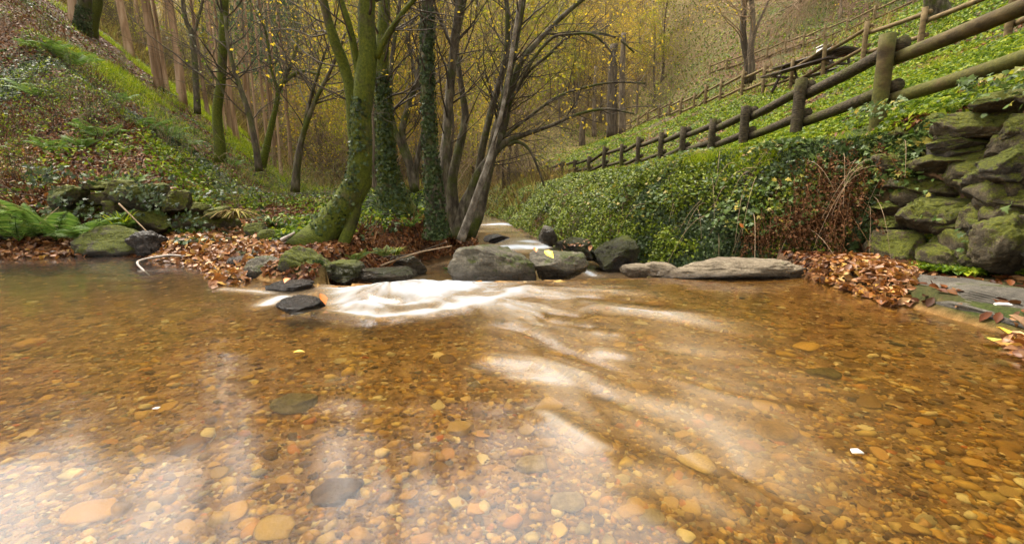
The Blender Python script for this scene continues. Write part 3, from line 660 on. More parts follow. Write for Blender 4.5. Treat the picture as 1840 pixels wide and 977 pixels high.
chinks(rwall, plane_r, (3.3, 3.4, .1), 1552, 1980, 262, 480, 34, 900, ('wall_stone', 'rock_mossy', 'wall_stone'))
lwall = wall('dry_stone_wall', 'low mossy stone wall under the leaf covered left slope', LW, (-4.4, 5.5, .1), plane_l, 'wall_stone', 300, 1.16, .5)

# ------------------------------------------------------------------ rail fences
def fence(name, label, F, r, mat, h=None, stub=.10, every=1):
    pts = [P(f[0], f[1], f[2]) for f in F]
    t = thing(name, label, 'fence', pts[len(pts) // 2]); o0 = np.array(t.location)
    for k, f in enumerate(F):
        b = pts[k].copy(); b[2] = float(height(b[0:1], b[1:2])[0]) - .25
        top = P(f[0], f[3], f[2])[2] if len(f) > 3 else pts[k][2] + h
        rr = np.random.default_rng(k + int(r * 1000)); lean = rr.normal(0, .015, 2)
        n = 9 if f[2] < 8 else 5
        path = np.linspace(b, [b[0] + lean[0], b[1] + lean[1], top], n); m = MB()
        V, pl = tube(path, np.full(n, r * 1.06) , 14 if f[2] < 8 else 8, .05, k); m.add(V, pl)
        obj('post', m.me('post', M['rail_moss' if mat == 'rail' and k <= 2 else mat], True, o0), t)
    side = -1
    for k in range(len(F) - 1):
        a, b = pts[k], pts[k + 1]
        ta = P(F[k][0], F[k][3], F[k][2])[2] if len(F[k]) > 3 else a[2] + h
        tb = P(F[k + 1][0], F[k + 1][3], F[k + 1][2])[2] if len(F[k + 1]) > 3 else b[2] + h
        d = b - a; d[2] = 0; d /= np.linalg.norm(d); nr = np.array([d[1], -d[0], 0])
        if nr[0] < 0: nr = -nr
        off = nr * (r * 1.75)
        ha, hb = ta - a[2], tb - b[2]
        for fa, fb in ((.90, .74), (.42, .26)):
            p0 = np.array([a[0], a[1], a[2] + ha * fa]) + off - d * .04; p1 = np.array([b[0], b[1], b[2] + hb * fb]) + off + d * stub
            n = 9; rr = np.random.default_rng(k * 7 + int(fa * 10)); path = np.linspace(p0, p1, n); path[:, 2] -= np.sin(np.linspace(0, np.pi, n)) * .012
            m = MB(); V, pl = tube(path, np.full(n, r * rr.uniform(.88, 1.0)), 12 if a[1] < 9 else 7, .05, k + 3); m.add(V, pl)
            obj('rail', m.me('rail', M['rail_moss' if mat == 'rail' and k <= 1 else mat], True, o0), t)
    return t
Fn = F1
fence('rail_fence', 'thick round rail fence beside the hedge, running down from the stone wall top', F1, .063, 'rail')
fence('rail_fence', 'thinner tan rail fence on the grassy slope, in front of the picnic table', F2, .055, 'rail_far', 1.0)
fence('rail_fence', 'small distant rail fence highest on the right hillside', F3, .055, 'rail_far', .98)

# ------------------------------------------------------------------ trees
def px_stem(pts):
    """(px, py, depth, width in px) along a stem -> path and radii"""
    return np.array([P(a, b, Y) for a, b, Y, w in pts]), np.array([w / 2 * Y / FPX for a, b, Y, w in pts])
def grow(rr, p, d, L, r, tubes, depth, kids, up=.15, wob=.25, droop=0., tips=None, ratio=.62):
    n = max(4, min(9, int(L / .22) + 3)); path = [np.array(p, float)]; d = np.array(d, float); d /= np.linalg.norm(d)
    for k in range(n - 1):
        d = d + rr.normal(0, wob / math.sqrt(n), 3) + np.array([0, 0, (up - droop * k / n) * 2 / n]); d /= np.linalg.norm(d)
        path.append(path[-1] + d * L / (n - 1))
    path = np.array(path); rad = np.linspace(r, max(r * .3, .0022), n)
    tubes.append((path, rad))
    if tips is not None: tips.append(path[n // 2:])
    if depth > 0:
        for _ in range(kids):
            i = rr.integers(max(1, n // 4), n); q = path[i]
            e = np.cross(d, rr.normal(size=3)); e /= np.linalg.norm(e) + 1e-9
            grow(rr, q, d * rr.uniform(.5, 1.0) + e * rr.uniform(.5, 1.0), L * ratio * rr.uniform(.6, 1.15), rad[i] * .62, tubes, depth - 1, max(2, kids - 1), up, wob * 1.1, droop, tips, ratio)
def tubes_mesh(name, tubes, mat, origin, rough=.08, big=14):
    m = MB()
    for k, (p, r) in enumerate(tubes):
        s = big if r.max() > .05 else 7 if r.max() > .018 else 4 if r.max() > .007 else 3
        if len(p) < 12 and s >= 7: p, r = smooth_path(p, r, max(14, len(p) * 3))
        V, pl = tube(p, r, s, rough if s >= 7 else 0, k, caps=s > 3); m.add(V, pl)
    return m.me(name, mat, True, origin)
def on_stems(stems, n, seed, a=0., b=1., cone=None, lift=1.03):
    r = np.random.default_rng(seed); P_, N_ = [], []
    tot = sum(len(s[0]) for s in stems)
    for p, rad in stems:
        q, rd = smooth_path(p, rad, 40); m = int(n / len(stems)); u = r.uniform(a, b, m) * 39; i = np.clip(u.astype(int), 0, 38); f = (u - i)[:, None]
        c = q[i] * (1 - f) + q[i + 1] * f; T = q[i + 1] - q[i]; T /= np.linalg.norm(T, axis=1)[:, None]
        e = np.cross(T, r.normal(size=(m, 3)) + (np.array(cone) if cone is not None else 0)); e = np.cross(e, T); e /= np.linalg.norm(e, axis=1)[:, None]
        rr = rd[i] * lift; P_.append(c + e * rr[:, None]); N_.append(e)
    return np.concatenate(P_), np.concatenate(N_)
def tree(name, label, stems, mat, seed, twigs=None, group=None, ivy=None, leaves=None, rough=.10, twigmat='twig', cat='tree'):
    base = stems[0][0][0]; t = thing(name, label, cat, base, group); rr = np.random.default_rng(seed)
    obj('trunk', tubes_mesh('trunk', stems, M[mat], base, rough), t)
    tips = []
    if twigs:
        tb = []
        for (si, a, b, cnt, L, depth, kids, up, droop, bias) in twigs:
            p, rad = smooth_path(*stems[si], 40)
            for _ in range(cnt):
                i = int(rr.uniform(a, b) * 38); T = p[i + 1] - p[i]; T /= np.linalg.norm(T)
                e = np.cross(T, rr.normal(size=3)); e /= np.linalg.norm(e)
                r0 = min(rad[i] * .5, L * .011)
                grow(rr, p[i], T * rr.uniform(.3, .9) + e + np.array(bias), L * rr.uniform(.6, 1.2), r0, tb, depth, kids, up, .35, droop, tips)
        obj('branches', tubes_mesh('branches', tb, M[twigmat], base, .06), t)
    if leaves and tips:
        mt, n, size = leaves; allp = np.concatenate(tips); k = rr.integers(0, len(allp), n)
        V, F = scatter(*LEAF4, allp[k] + rr.normal(0, .05, (n, 3)), rr.normal(size=(n, 3)) + [0, 0, .6], rr.uniform(.7, 1.3, n) * size, .5, seed=seed)
        obj('crown', mesh('crown', V - base, F, M[mt], False), t)
    if ivy:
        n, size, a, b, idx, cone = ivy
        p, nn = on_stems([stems[i] for i in idx], n, seed + 5, a, b, cone)
        V, F = scatter(*IVY, p + nn * .012, nn, rr.uniform(.6, 1.25, n) * size, .45, seed=seed + 6)
        obj('ivy', mesh('ivy', V - base, F, M['ivy'], False), t)
    return t
def st(*pts): return px_stem(pts)

# the leaning mossy tree with three stems
Yt = 5.0
t1 = [st((552, 462, Yt - .2, 84), (578, 424, Yt, 62), (616, 376, Yt, 50), (646, 325, Yt, 46), (650, 265, Yt, 36), (650, 205, Yt, 33), (656, 150, Yt, 34), (662, 95, Yt, 32), (659, 40, Yt, 27), (660, -20, Yt, 25), (664, -160, Yt, 21), (656, -330, Yt, 14)),
      st((606, 474, Yt - .25, 20), (616, 440, Yt - .15, 21), (632, 400, Yt - .05, 22), (645, 345, Yt, 20)),
      st((640, 275, Yt + .1, 20), (634, 225, Yt + .12, 20), (629, 160, Yt + .15, 18), (617, 115, Yt + .15, 19), (600, 70, Yt + .1, 17), (588, 30, Yt + .1, 14), (578, -20, Yt + .1, 13), (560, -160, Yt + .2, 10)),
      st((650, 160, Yt - .02, 14), (642, 120, Yt, 13), (634, 75, Yt - .05, 12), (622, 30, Yt - .1, 11), (610, -10, Yt - .1, 10), (596, -120, Yt - .2, 8)),
      st((676, 105, Yt, 11), (690, 75, Yt - .02, 10), (708, 45, Yt - .05, 9), (728, 18, Yt - .05, 8), (752, -8, Yt - .1, 7), (800, -60, Yt - .2, 5))]
tree('mossy_tree', 'leaning moss covered tree with a fork of three stems, rooted beside the white spill', t1, 'mossbark', 401,
     [(0, .75, .98, 8, 1.5, 2, 4, .1, .1, (0, 0, .2)), (2, .1, .9, 9, .9, 2, 4, .15, .05, (-.3, 0, 0)), (3, .2, .95, 6, .8, 2, 4, .15, .05, (0, 0, .1)), (4, .3, .98, 7, .7, 2, 3, .1, .1, (.2, 0, 0))],
     ivy=(330, .04, .10, .5, (0,), (-.6, -1.6, 0)), rough=.14)
# ivy clad tree behind it
t2 = [st((712, 392, 7.2, 92), (708, 365, 7.2, 66), (700, 330, 7.2, 42), (694, 270, 7.2, 31), (690, 200, 7.2, 27), (686, 130, 7.2, 24), (688, 60, 7.2, 20), (692, -20, 7.2, 17), (700, -180, 7.2, 12))]
tree('ivy_clad_tree', 'broad based trunk clothed in ivy just behind the leaning mossy tree', t2, 'mossbark', 402, [(0, .5, .95, 12, 1.5, 2, 4, .2, .05, (.3, 0, .1))], ivy=(1350, .055, .0, .62, (0,), (.2, -1, 0)))
# ivy clad straight trunk
t3 = [st((786, 428, 6.3, 48), (783, 400, 6.3, 36), (779, 340, 6.3, 30), (773, 270, 6.3, 25), (770, 200, 6.3, 22), (768, 120, 6.3, 21), (768, 40, 6.3, 20), (767, -30, 6.3, 19), (764, -200, 6.3, 15)),
      st((790, 420, 6.5, 14), (796, 340, 6.5, 14), (803, 260, 6.55, 13), (808, 180, 6.55, 13), (814, 100, 6.55, 14), (824, 20, 6.5, 14), (832, -40, 6.5, 12), (850, -160, 6.5, 8))]
tree('ivy_clad_tree', 'dark upright trunk wrapped in ivy from root to top, with a second bare stem', t3, 'darkbark', 403, [(0, .55, .95, 7, 1.1, 2, 4, .2, .05, (0, 0, .1)), (1, .35, .98, 12, 1.3, 2, 4, .2, .05, (.3, 0, .3))], ivy=(1700, .05, .0, .8, (0,), (.25, -.9, 0)))
# multi-stemmed alder at the stream edge
Ya = 7.3
t4 = [st((822, 426, Ya, 50), (828, 405, Ya, 38), (842, 360, Ya, 26), (872, 300, Ya, 17), (900, 245, Ya, 15), (915, 180, Ya, 13), (932, 120, Ya, 11), (962, 80, Ya, 9), (1000, 40, Ya, 8), (1040, 5, Ya, 7), (1085, -30, Ya, 5)),
      st((818, 420, Ya, 30), (812, 330, Ya, 18), (824, 270, Ya, 15), (836, 210, Ya + .1, 12), (828, 150, Ya + .1, 10), (820, 80, Ya + .15, 9), (835, 0, Ya + .2, 8), (850, -110, Ya + .2, 6)),
      st((832, 424, Ya, 30), (852, 330, Ya - .1, 17), (880, 285, Ya - .1, 15), (906, 258, Ya - .1, 12), (940, 243, Ya - .1, 8), (985, 228, Ya - .15, 6), (1040, 205, Ya - .2, 5), (1090, 196, Ya - .2, 4), (1140, 205, Ya - .3, 3)),
      st((838, 426, Ya - .1, 17), (862, 355, Ya - .1, 15), (876, 310, Ya - .1, 14), (886, 250, Ya - .1, 12), (902, 190, Ya - .1, 11), (914, 140, Ya - .1, 11), (930, 60, Ya - .1, 10), (942, -10, Ya - .1, 9), (960, -120, Ya - .1, 7)),
      st((838, 395, Ya + .2, 18), (856, 330, Ya + .2, 15), (868, 260, Ya + .2, 13), (888, 180, Ya + .3, 12), (908, 110, Ya + .3, 10), (912, 40, Ya + .3, 8), (905, -40, Ya + .3, 6)),
      st((846, 424, Ya - .2, 19), (862, 384, Ya - .2, 17), (874, 330, Ya - .15, 14), (882, 295, Ya - .15, 13), (900, 240, Ya - .1, 10)),
      st((912, 262, Ya - .1, 7), (930, 255, Ya - .15, 6), (950, 268, Ya - .2, 5), (965, 298, Ya - .25, 4), (978, 335, Ya - .3, 3)),
      st((900, 250, Ya, 6), (945, 215, Ya, 5), (1000, 175, Ya, 5), (1060, 155, Ya, 4), (1110, 148, Ya, 3), (1160, 150, Ya, 3)),
      st((918, 180, Ya, 6), (950, 130, Ya, 5), (985, 100, Ya, 5), (1025, 65, Ya, 4), (1075, 60, Ya, 4), (1110, 70, Ya, 3), (1140, 95, Ya, 3)),
      st((905, 210, Ya, 6), (950, 120, Ya - .2, 5), (990, 70, Ya - .3, 5), (1025, 62, Ya - .4, 4), (1065, 63, Ya - .5, 4), (1095, 90, Ya - .5, 3), (1108, 118, Ya - .5, 2))]
tree('alder_tree', 'many stemmed bare tree fanning out over the stream from one mossy stool', t4, 'darkbark', 404,
     [(0, .25, .98, 18, 1.0, 2, 4, .05, .12, (.4, 0, .3)), (1, .4, .98, 12, 1.2, 2, 4, .2, .05, (-.1, 0, .3)), (2, .45, .98, 14, .8, 2, 4, .05, .25, (.5, 0, .1)), (3, .4, .98, 14, 1.2, 2, 4, .2, .1, (.1, 0, .3)),
      (4, .4, .98, 12, 1.1, 2, 4, .2, .05, (0, 0, .3)), (7, .3, .98, 9, .7, 2, 3, .02, .25, (.5, 0, .2)), (8, .3, .98, 9, .7, 2, 3, .02, .3, (.4, 0, .2)), (9, .2, .98, 8, .6, 2, 3, .02, .3, (.4, 0, .2)), (6, .2, .98, 6, .5, 2, 3, -.2, .3, (.1, 0, -.4))], rough=.12, leaves=('yellow', 700, .05))
t5 = [st((828, 432, 6.9, 17), (838, 404, 6.9, 15), (850, 370, 6.85, 13), (866, 325, 6.8, 12), (880, 285, 6.8, 11), (892, 240, 6.8, 8), (910, 160, 6.8, 7), (925, 60, 6.8, 7), (940, -30, 6.8, 6), (955, -140, 6.8, 4))]
tree('pale_leaning_tree', 'pale blotched slim stem leaning over the stream in front of the many stemmed tree', t5, 'palebark', 405, [(0, .5, .95, 8, .9, 2, 3, .2, .1, (.3, 0, .2))])
t6 = [st((797, 392, 7.0, 12), (796, 330, 7, 12), (793, 290, 7, 12), (800, 240, 7, 10), (806, 150, 7, 9), (822, 40, 7, 8), (840, -60, 7, 6))]
tree('pale_leaning_tree', 'slim whitish stem standing tight behind the ivy wrapped trunk', t6, 'palebark', 406, [(0, .4, .95, 8, 1.0, 2, 4, .2, .05, (.2, 0, .2))])
t7 = [st((745, 345, 9.5, 16), (735, 290, 9.5, 14), (722, 240, 9.5, 12), (738, 180, 9.5, 10), (755, 120, 9.5, 8), (760, 40, 9.5, 7), (770, -60, 9.5, 5)), st((748, 345, 9.4, 12), (735, 300, 9.4, 11), (712, 240, 9.4, 9), (700, 180, 9.4, 8), (704, 110, 9.4, 7), (715, 30, 9.4, 6), (725, -60, 9.4, 4)),
      st((742, 345, 9.6, 11), (752, 280, 9.6, 9), (765, 200, 9.6, 8), (745, 130, 9.6, 6), (730, 60, 9.6, 5))]
tree('slender_tree', 'crooked dark stems in a clump between the two ivy clad trunks', t7, 'darkbark', 407, [(0, .3, .95, 10, 1.3, 2, 4, .2, .05, (0, 0, .2)), (1, .3, .95, 9, 1.2, 2, 4, .2, .05, (-.2, 0, .2)), (2, .3, .95, 9, 1.2, 2, 4, .2, .05, (.1, 0, .2))], leaves=('yellow', 500, .055))
# slim trees on the left bank
t8 = [st((396, 292, 8.6, 20), (394, 250, 8.6, 17), (390, 200, 8.6, 15), (398, 140, 8.6, 14), (401, 70, 8.6, 14), (403, 0, 8.6, 13), (406, -140, 8.6, 10)), ]
tree('mossy_tree', 'slim upright mossy trunk standing alone on the left slope, left of the crooked tree', t8, 'mossbark', 408, [(0, .45, .98, 10, 1.5, 2, 4, .2, .05, (.3, 0, .1))])
t9 = [st((355, 205, 12, 11), (352, 150, 12, 9), (346, 65, 12, 9), (335, 40, 12, 7), (328, 0, 12, 6), (322, -90, 12, 5)), st((347, 68, 12, 5), (360, 20, 12, 4), (372, -40, 12, 3))]
tree('slender_tree', 'dark forked sapling with a Y shaped top on the left slope', t9, 'darkbark', 409, [(0, .5, .98, 6, 1.3, 2, 3, .2, .05, (0, 0, .2)), (1, .2, .98, 5, 1.0, 2, 3, .2, .05, (.1, 0, .2))])
t10 = [st((466, 308, 8.0, 13), (458, 255, 8, 10), (446, 200, 8, 9), (425, 140, 8, 8), (412, 90, 8, 6), (404, 30, 8, 4))]
tree('slender_tree', 'thin dark sapling leaning left across the slope, right of the slim mossy trunk', t10, 'darkbark', 410, [(0, .3, .98, 12, 1.1, 2, 4, .2, .05, (.2, 0, .2))], leaves=('green', 160, .05))
t11 = [st((530, 345, 7.0, 16), (535, 290, 7, 12), (545, 240, 7, 9), (565, 185, 7, 7), (585, 145, 7, 6), (606, 100, 7, 5), (620, 60, 7, 4)), st((536, 290, 7, 7), (552, 200, 7, 6), (575, 120, 7, 5), (590, 80, 7, 3))]
tree('slender_tree', 'thin bent tree leaning right behind the leaning mossy tree', t11, 'darkbark', 411, [(0, .3, .98, 10, 1.0, 2, 4, .15, .1, (.1, 0, .2)), (1, .3, .98, 8, .9, 2, 4, .15, .1, (0, 0, .2))], leaves=('yellow', 200, .05))
t12 = [st((470, 300, 9.0, 15), (482, 250, 9, 11), (495, 195, 9, 8), (502, 160, 9, 8), (520, 140, 9, 6), (545, 128, 9, 5), (575, 135, 9, 3)), st((500, 170, 9, 6), (487, 120, 9, 5), (478, 60, 9, 4), (462, 10, 9, 3)), st((502, 162, 9, 6), (525, 110, 9, 5), (535, 70, 9, 4), (525, 20, 9, 3))]
tree('mossy_tree', 'crooked green stemmed sapling with spreading top, on the bank behind the grass tuft', t12, 'mossbark', 412, [(0, .4, .98, 12, 1.0, 2, 4, .15, .1, (.1, 0, .1)), (1, .2, .98, 9, 1.0, 2, 4, .15, .1, (-.2, 0, .2)), (2, .2, .98, 9, 1.0, 2, 4, .15, .1, (.1, 0, .2))], leaves=('yellow', 260, .055))
# trunks at the top of the left slope
def slope_tree(name, label, px, py, w, lean, mat, seed, topy=-200, **kw):
    h = hit(px, py); Y = h[1]
    s = [st((px, py + 4, Y, w * 1.3), (px + lean * .15, py - 25, Y, w), (px + lean * .5, py - 80, Y, w * .9), (px + lean, topy, Y, w * .6))]
    s[0][0][0][2] = h[2] - .1
    return tree(name, label, s, mat, seed, **kw)
slope_tree('ivy_clad_tree', 'black ivied trunk, middle of the three at the top of the left slope', 148, 58, 20, 12, 'darkbark', 420, ivy=(500, .09, 0, .5, (0,), (0, -1, 0)))
slope_tree('mossy_tree', 'mossy trunk leaning right, at the right of the three on top of the left slope', 163, 62, 16, 30, 'mossbark', 421)
slope_tree('pale_tree', 'pale brown trunk, left of the three on top of the left slope', 132, 42, 12, -8, 'eucabark', 422)

# trees on the right hillside
t20 = [st((1345, 150, 23, 14), (1343, 110, 23, 11), (1335, 60, 23, 10), (1338, 0, 23, 9), (1345, -100, 23, 6)), ]
tree('hillside_tree', 'slim brown trunk, left of a pair behind the tan fence', t20, 'farbark', 430, [(0, .4, .98, 14, 2.5, 2, 4, .1, .1, (-.3, 0, .1))], twigmat='twig_pale', leaves=('yellow', 500, .09))
t21 = [st((1352, 145, 22.5, 12), (1349, 90, 22.5, 10), (1353, 50, 22.5, 8), (1350, 0, 22.5, 8), (1340, -100, 22.5, 5)), st((1350, 90, 22.5, 6), (1358, 55, 22.5, 5), (1375, 15, 22.5, 4), (1400, -40, 22.5, 3))]
tree('hillside_tree', 'slim brown forked trunk, right of a pair behind the tan fence', t21, 'farbark', 431, [(0, .4, .98, 12, 2.5, 2, 4, .1, .1, (.2, 0, .1))], twigmat='twig_pale', leaves=('yellow', 300, .09))
h_ = hit(1672, 40); Y_ = h_[1]
t22 = [st((1690, 60, Y_, 46), (1688, 30, Y_, 34), (1680, 0, Y_, 30), (1676, -60, Y_, 28), (1650, -170, Y_, 20)), st((1680, -10, Y_, 14), (1620, -55, Y_ - .8, 10), (1550, -50, Y_ - 1.2, 7), (1470, -12, Y_ - 1.5, 4), (1400, 22, Y_ - 1.6, 2)), st((1678, -40, Y_, 12), (1600, -90, Y_ - 1.5, 9), (1520, -60, Y_ - 2, 6), (1440, -20, Y_ - 2.2, 3))]
t22[0][0][0][2] = min(t22[0][0][0][2], h_[2] - .1)
tree('hillside_tree', 'thick dark trunk above the tan fence with pale drooping twigs overhead', t22, 'darkbark', 432, [(1, .35, .99, 34, 1.5, 2, 5, -.1, .35, (-.5, 0, -.15)), (2, .3, .99, 30, 1.6, 2, 5, -.1, .35, (-.4, 0, -.2))], twigmat='twig_pale')
# stump post and dark trunk below the far fence
for px, py, w, topy, lab in [(1046, 262, 10, 212, 'short mossy dead trunk standing near the far end of the hedge'), (1100, 245, 16, 80, 'stout dark trunk beside the far end of the tan fence'), (1068, 245, 7, 120, 'thin dark trunk beside the mossy dead trunk'), (1118, 240, 10, 60, 'slim trunk right of the stout dark trunk')]:
    h = hit(px, py); Y = h[1]; s = [st((px, py + 4, Y, w * 1.25), (px, (py + topy) / 2, Y, w), (px + 3, topy, Y, w * .8))]; s[0][0][0][2] = min(s[0][0][0][2], h[2] - .1)
    tree('hillside_tree', lab, s, 'farbark', px, [(0, .4, .98, 10, 2.0, 2, 4, .15, .05, (0, 0, .3))] if topy < 200 else None, leaves=('yellow', 350, .09) if topy < 200 else None)

# ------------------------------------------------------------------ copies
def copy_thing(root, loc, rotz, sc, label=None, group=None):
    r = root.copy(); COL.objects.link(r); r.location = [float(x) for x in loc]; r.rotation_euler = (0, 0, rotz); r.scale = (sc, sc, sc) if np.isscalar(sc) else sc
    if label: r['label'] = label
    if group: r['group'] = group
    for ch in list(root.children):
        c = ch.copy(); COL.objects.link(c); c.parent = r
    return r
def free_land(x, y, z):
    xl = np.interp(y, SY, SXL); xr = np.interp(y, RY, SXR)
    return (x < xl - .8 or x > xr + .8) and z > -.2

# tall eucalyptus: bare straight trunk, thin high crown
def euca_proto(k, label, group):
    r = np.random.default_rng(900 + k); H = r.uniform(15, 20); n = 10
    u = np.linspace(0, 1, n); bend = r.normal(0, .25, 2)
    path = np.stack([bend[0] * np.sin(u * 3) + r.normal(0, .02, n), bend[1] * np.sin(u * 2.5) + r.normal(0, .02, n), u * H - .3], 1)
    rad = np.interp(u, [0, .04, 1], [.12, .088, .018])
    t = thing('eucalyptus_tree', label, 'tree', (0, 0, 0), group); m = MB()
    V, pl = tube(*smooth_path(path, rad, 26), 9, .10, k); m.add(V, pl)
    tips = []; tb = []
    lo = .55 if k < 3 else .2
    for _ in range(8 if k < 3 else 18):
        i = r.uniform(lo, 1) ** .8 * (n - 1); q = path[int(i)]; a = r.uniform(0, 6.28)
        grow(r, q, (math.cos(a), math.sin(a), 1.0), r.uniform(1.2, 2.6), .022, tb, 1, 4, .2, .3, .1, tips)
    for p, rd in tb: V, pl = tube(p, rd, 4); m.add(V, pl)
    obj('trunk', m.me('trunk', M['eucabark']), t)
    allp = np.concatenate(tips); N_ = 260 if k < 3 else 900; kk = r.integers(0, len(allp), N_)
    V, F = scatter(*LEAF4, allp[kk] + r.normal(0, .22, (N_, 3)), r.normal(size=(N_, 3)), r.uniform(.12, .24, N_), .5, seed=k)
    obj('crown', mesh('crown', V, F, M['euca'], False), t)
    return t
EG = 'eucalyptus trees standing on the left slope'
EL = ['tall straight eucalyptus trunk with peeling tan bark in the stand on the left slope', ]
ep = [euca_proto(k, EL[0], EG) for k in range(5)]
main = [(236, 104, 12, 'thick tan eucalyptus trunk nearest the three trunks on top of the left slope'), (258, 92, 6, 'slim eucalyptus trunk just right of the thick tan eucalyptus'), (284, 158, 9, 'dark straight eucalyptus trunk, left of a close pair on the bright grass'), (291, 160, 7, 'slim eucalyptus trunk, right of a close pair on the bright grass'),
        (332, 188, 12, 'pale orange eucalyptus trunk rising from bright grass left of the forked sapling'), (375, 210, 6, 'slim tan eucalyptus trunk directly left of the slim upright mossy trunk'), (424, 250, 8, 'tan eucalyptus trunk directly right of the slim upright mossy trunk'), (452, 250, 6, 'slim grey eucalyptus trunk rising from bright grass right of the dark leaning sapling')]
for k, (px, py, w, lab) in enumerate(main):
    h = hit(px, py + 2); s = w / 2 * h[1] / FPX / .088
    src = ep[k % 5]
    c = copy_thing(src, h, k * 1.3, (s, s, max(.75, min(1.1, s))), lab, EG)
r = np.random.default_rng(55); spots = []
tries = 0
while len(spots) < 96 and tries < 6000:
    tries += 1
    y = 13 * (70 / 13) ** r.random(); s = r.uniform(-1.15, -.27); x = s * y
    z = float(height(np.array([x]), np.array([y]))[0])
    if not free_land(x, y, z) or z < .9 or (y < 18 and s > -.42) or (s < -.62 and r.random() < .82): continue
    if any((x - a) ** 2 + (y - b) ** 2 < (.5 + .012 * y) ** 2 for a, b, _ in spots): continue
    spots.append((x, y, z))
for k, (x, y, z) in enumerate(spots):
    src = ep[k if k < 5 else k % 3 if x / y < -.58 or r.random() < .35 else 3 + k % 2]; sc = r.uniform(.42, .82)
    if k < 5: src.location = (x, y, z); src.rotation_euler = (0, 0, k); src.scale = (sc, sc, 1)
    else: copy_thing(src, (x, y, z), r.uniform(0, 6.28), (sc, sc, r.uniform(.85, 1.15)))

# broadleaf trees of the valley end, thin crowns of yellow leaves
def broad_proto(k, label, group, leafm, nleaf, H, kids=5, name='birch_tree', twigm='twig_pale', size=.125):
    r = np.random.default_rng(700 + k); t = thing(name, label, 'tree', (0, 0, 0), group); tb = []; tips = []
    n = 9; u = np.linspace(0, 1, n); b = r.normal(0, .5, 2)
    path = np.stack([b[0] * u ** 1.5 + r.normal(0, .06, n), b[1] * u ** 1.5 + r.normal(0, .06, n), u * H - .3], 1); rad = np.interp(u, [0, .06, 1], [.15, .105, .02])
    m = MB(); V, pl = tube(*smooth_path(path, rad, 20), 8, .1, k); m.add(V, pl); obj('trunk', m.me('trunk', M['farbark']), t)
    for _ in range(20):
        i = int(r.uniform(.22, .98) * (n - 1)); a = r.uniform(0, 6.28)
        grow(r, path[i], (math.cos(a), math.sin(a), .9), r.uniform(.9, 1.0) * H * .26, rad[i] * .4, tb, 2, kids, .15, .35, .12, tips)
    m = MB()
    for p, rd in tb: V, pl = tube(p[:: 1], np.maximum(rd, .004), 3, caps=False); m.add(V, pl)
    obj('branches', m.me('branches', M[twigm]), t)
    allp = np.concatenate(tips); kk = r.integers(0, len(allp), nleaf)
    V, F = scatter(*LEAF4, allp[kk] + r.normal(0, .10, (nleaf, 3)), r.normal(size=(nleaf, 3)), r.uniform(.7, 1.3, nleaf) * size, .5, seed=k)
    obj('crown', mesh('crown', V, F, M[leafm], False), t)
    return t
BG = 'thin autumn trees at the end of the valley'; BL = 'thin bare branched tree with sparse yellow leaves in the wood closing the valley'
bp = [broad_proto(k, BL, BG, ['yellow', 'lime', 'lime', 'yellow', 'brush', 'lime'][k], [2200, 2800, 1200, 1900, 1600, 1500][k], 8 + k * .6) for k in range(6)]
spots = []; tries = 0
while len(spots) < 265 and tries < 14000:
    tries += 1
    y = 22 * (85 / 22) ** r.random(); s = r.uniform(-.42, .62) if r.random() < .88 else r.uniform(-1.0, -.42)
    if s < -.42 and y < 32: continue
    x = s * y
    z = float(height(np.array([x]), np.array([y]))[0])
    if not free_land(x, y, z): continue
    x1, x2 = float(along(L1, y)[0]), float(along(L2, y)[0])
    if x1 - 1.2 < x < x2 + 1.5 and y < 45: continue
    if s > .33 and y < 48 or y < 30 and s > .25: continue
    if any((x - a) ** 2 + (y - b) ** 2 < (.6 + .012 * y) ** 2 for a, b, _ in spots): continue
    spots.append((x, y, z))
for k, (x, y, z) in enumerate(spots):
    src = bp[k % 6]; sc = r.uniform(.7, 1.25)
    if k < 6: src.location = (x, y, z); src.scale = (sc,) * 3
    else: copy_thing(src, (x, y, z), r.uniform(0, 6.28), sc)
# thin stems of the left bank wood, behind the ivy clad trunks
TG = 'slender stems in the wood behind the ivy clad trunks'; r = np.random.default_rng(58)
n_ = 0; tries = 0
while n_ < 22 and tries < 2000:
    tries += 1; y = r.uniform(9.5, 21); x = r.uniform(-.36, -.02) * y; z = float(height(np.array([x]), np.array([y]))[0])
    if x > np.interp(y, SY, SXL) - .5: continue
    sc = r.uniform(.45, .8); copy_thing(bp[n_ % 6], (x, y, z), r.uniform(0, 6.28), (sc * .7, sc * .7, sc), 'slender dark stem with a few yellow leaves in the wood behind the ivy clad trunks', TG); n_ += 1
# trees of the upper right hillside
RG = 'grey trunked trees on the right hillside'
rp = [broad_proto(20 + k, 'grey brown trunk with bare twigs on the slope above the highest fence', RG, 'brush', 350, 8.5, 5, 'hillside_tree', 'twig_pale') for k in range(3)]
spots = []; tries = 0
while len(spots) < 34 and tries < 4000:
    tries += 1
    y = r.uniform(26, 60); s = r.uniform(.42, 1.25); x = s * y; z = float(height(np.array([x]), np.array([y]))[0])
    x2, x3 = float(along(L2, y)[0]), float(along(L3, y)[0])
    if x < x2 + 3 or abs(x - x3) < 1.5 or (x < x3 and r.random() < .6): continue
    if any((x - a) ** 2 + (y - b) ** 2 < 4 for a, b, _ in spots): continue
    spots.append((x, y, z))
for k, (x, y, z) in enumerate(spots):
    if k < 3: rp[k].location = (x, y, z)
    else: copy_thing(rp[k % 3], (x, y, z), r.uniform(0, 6.28), r.uniform(.7, 1.2))
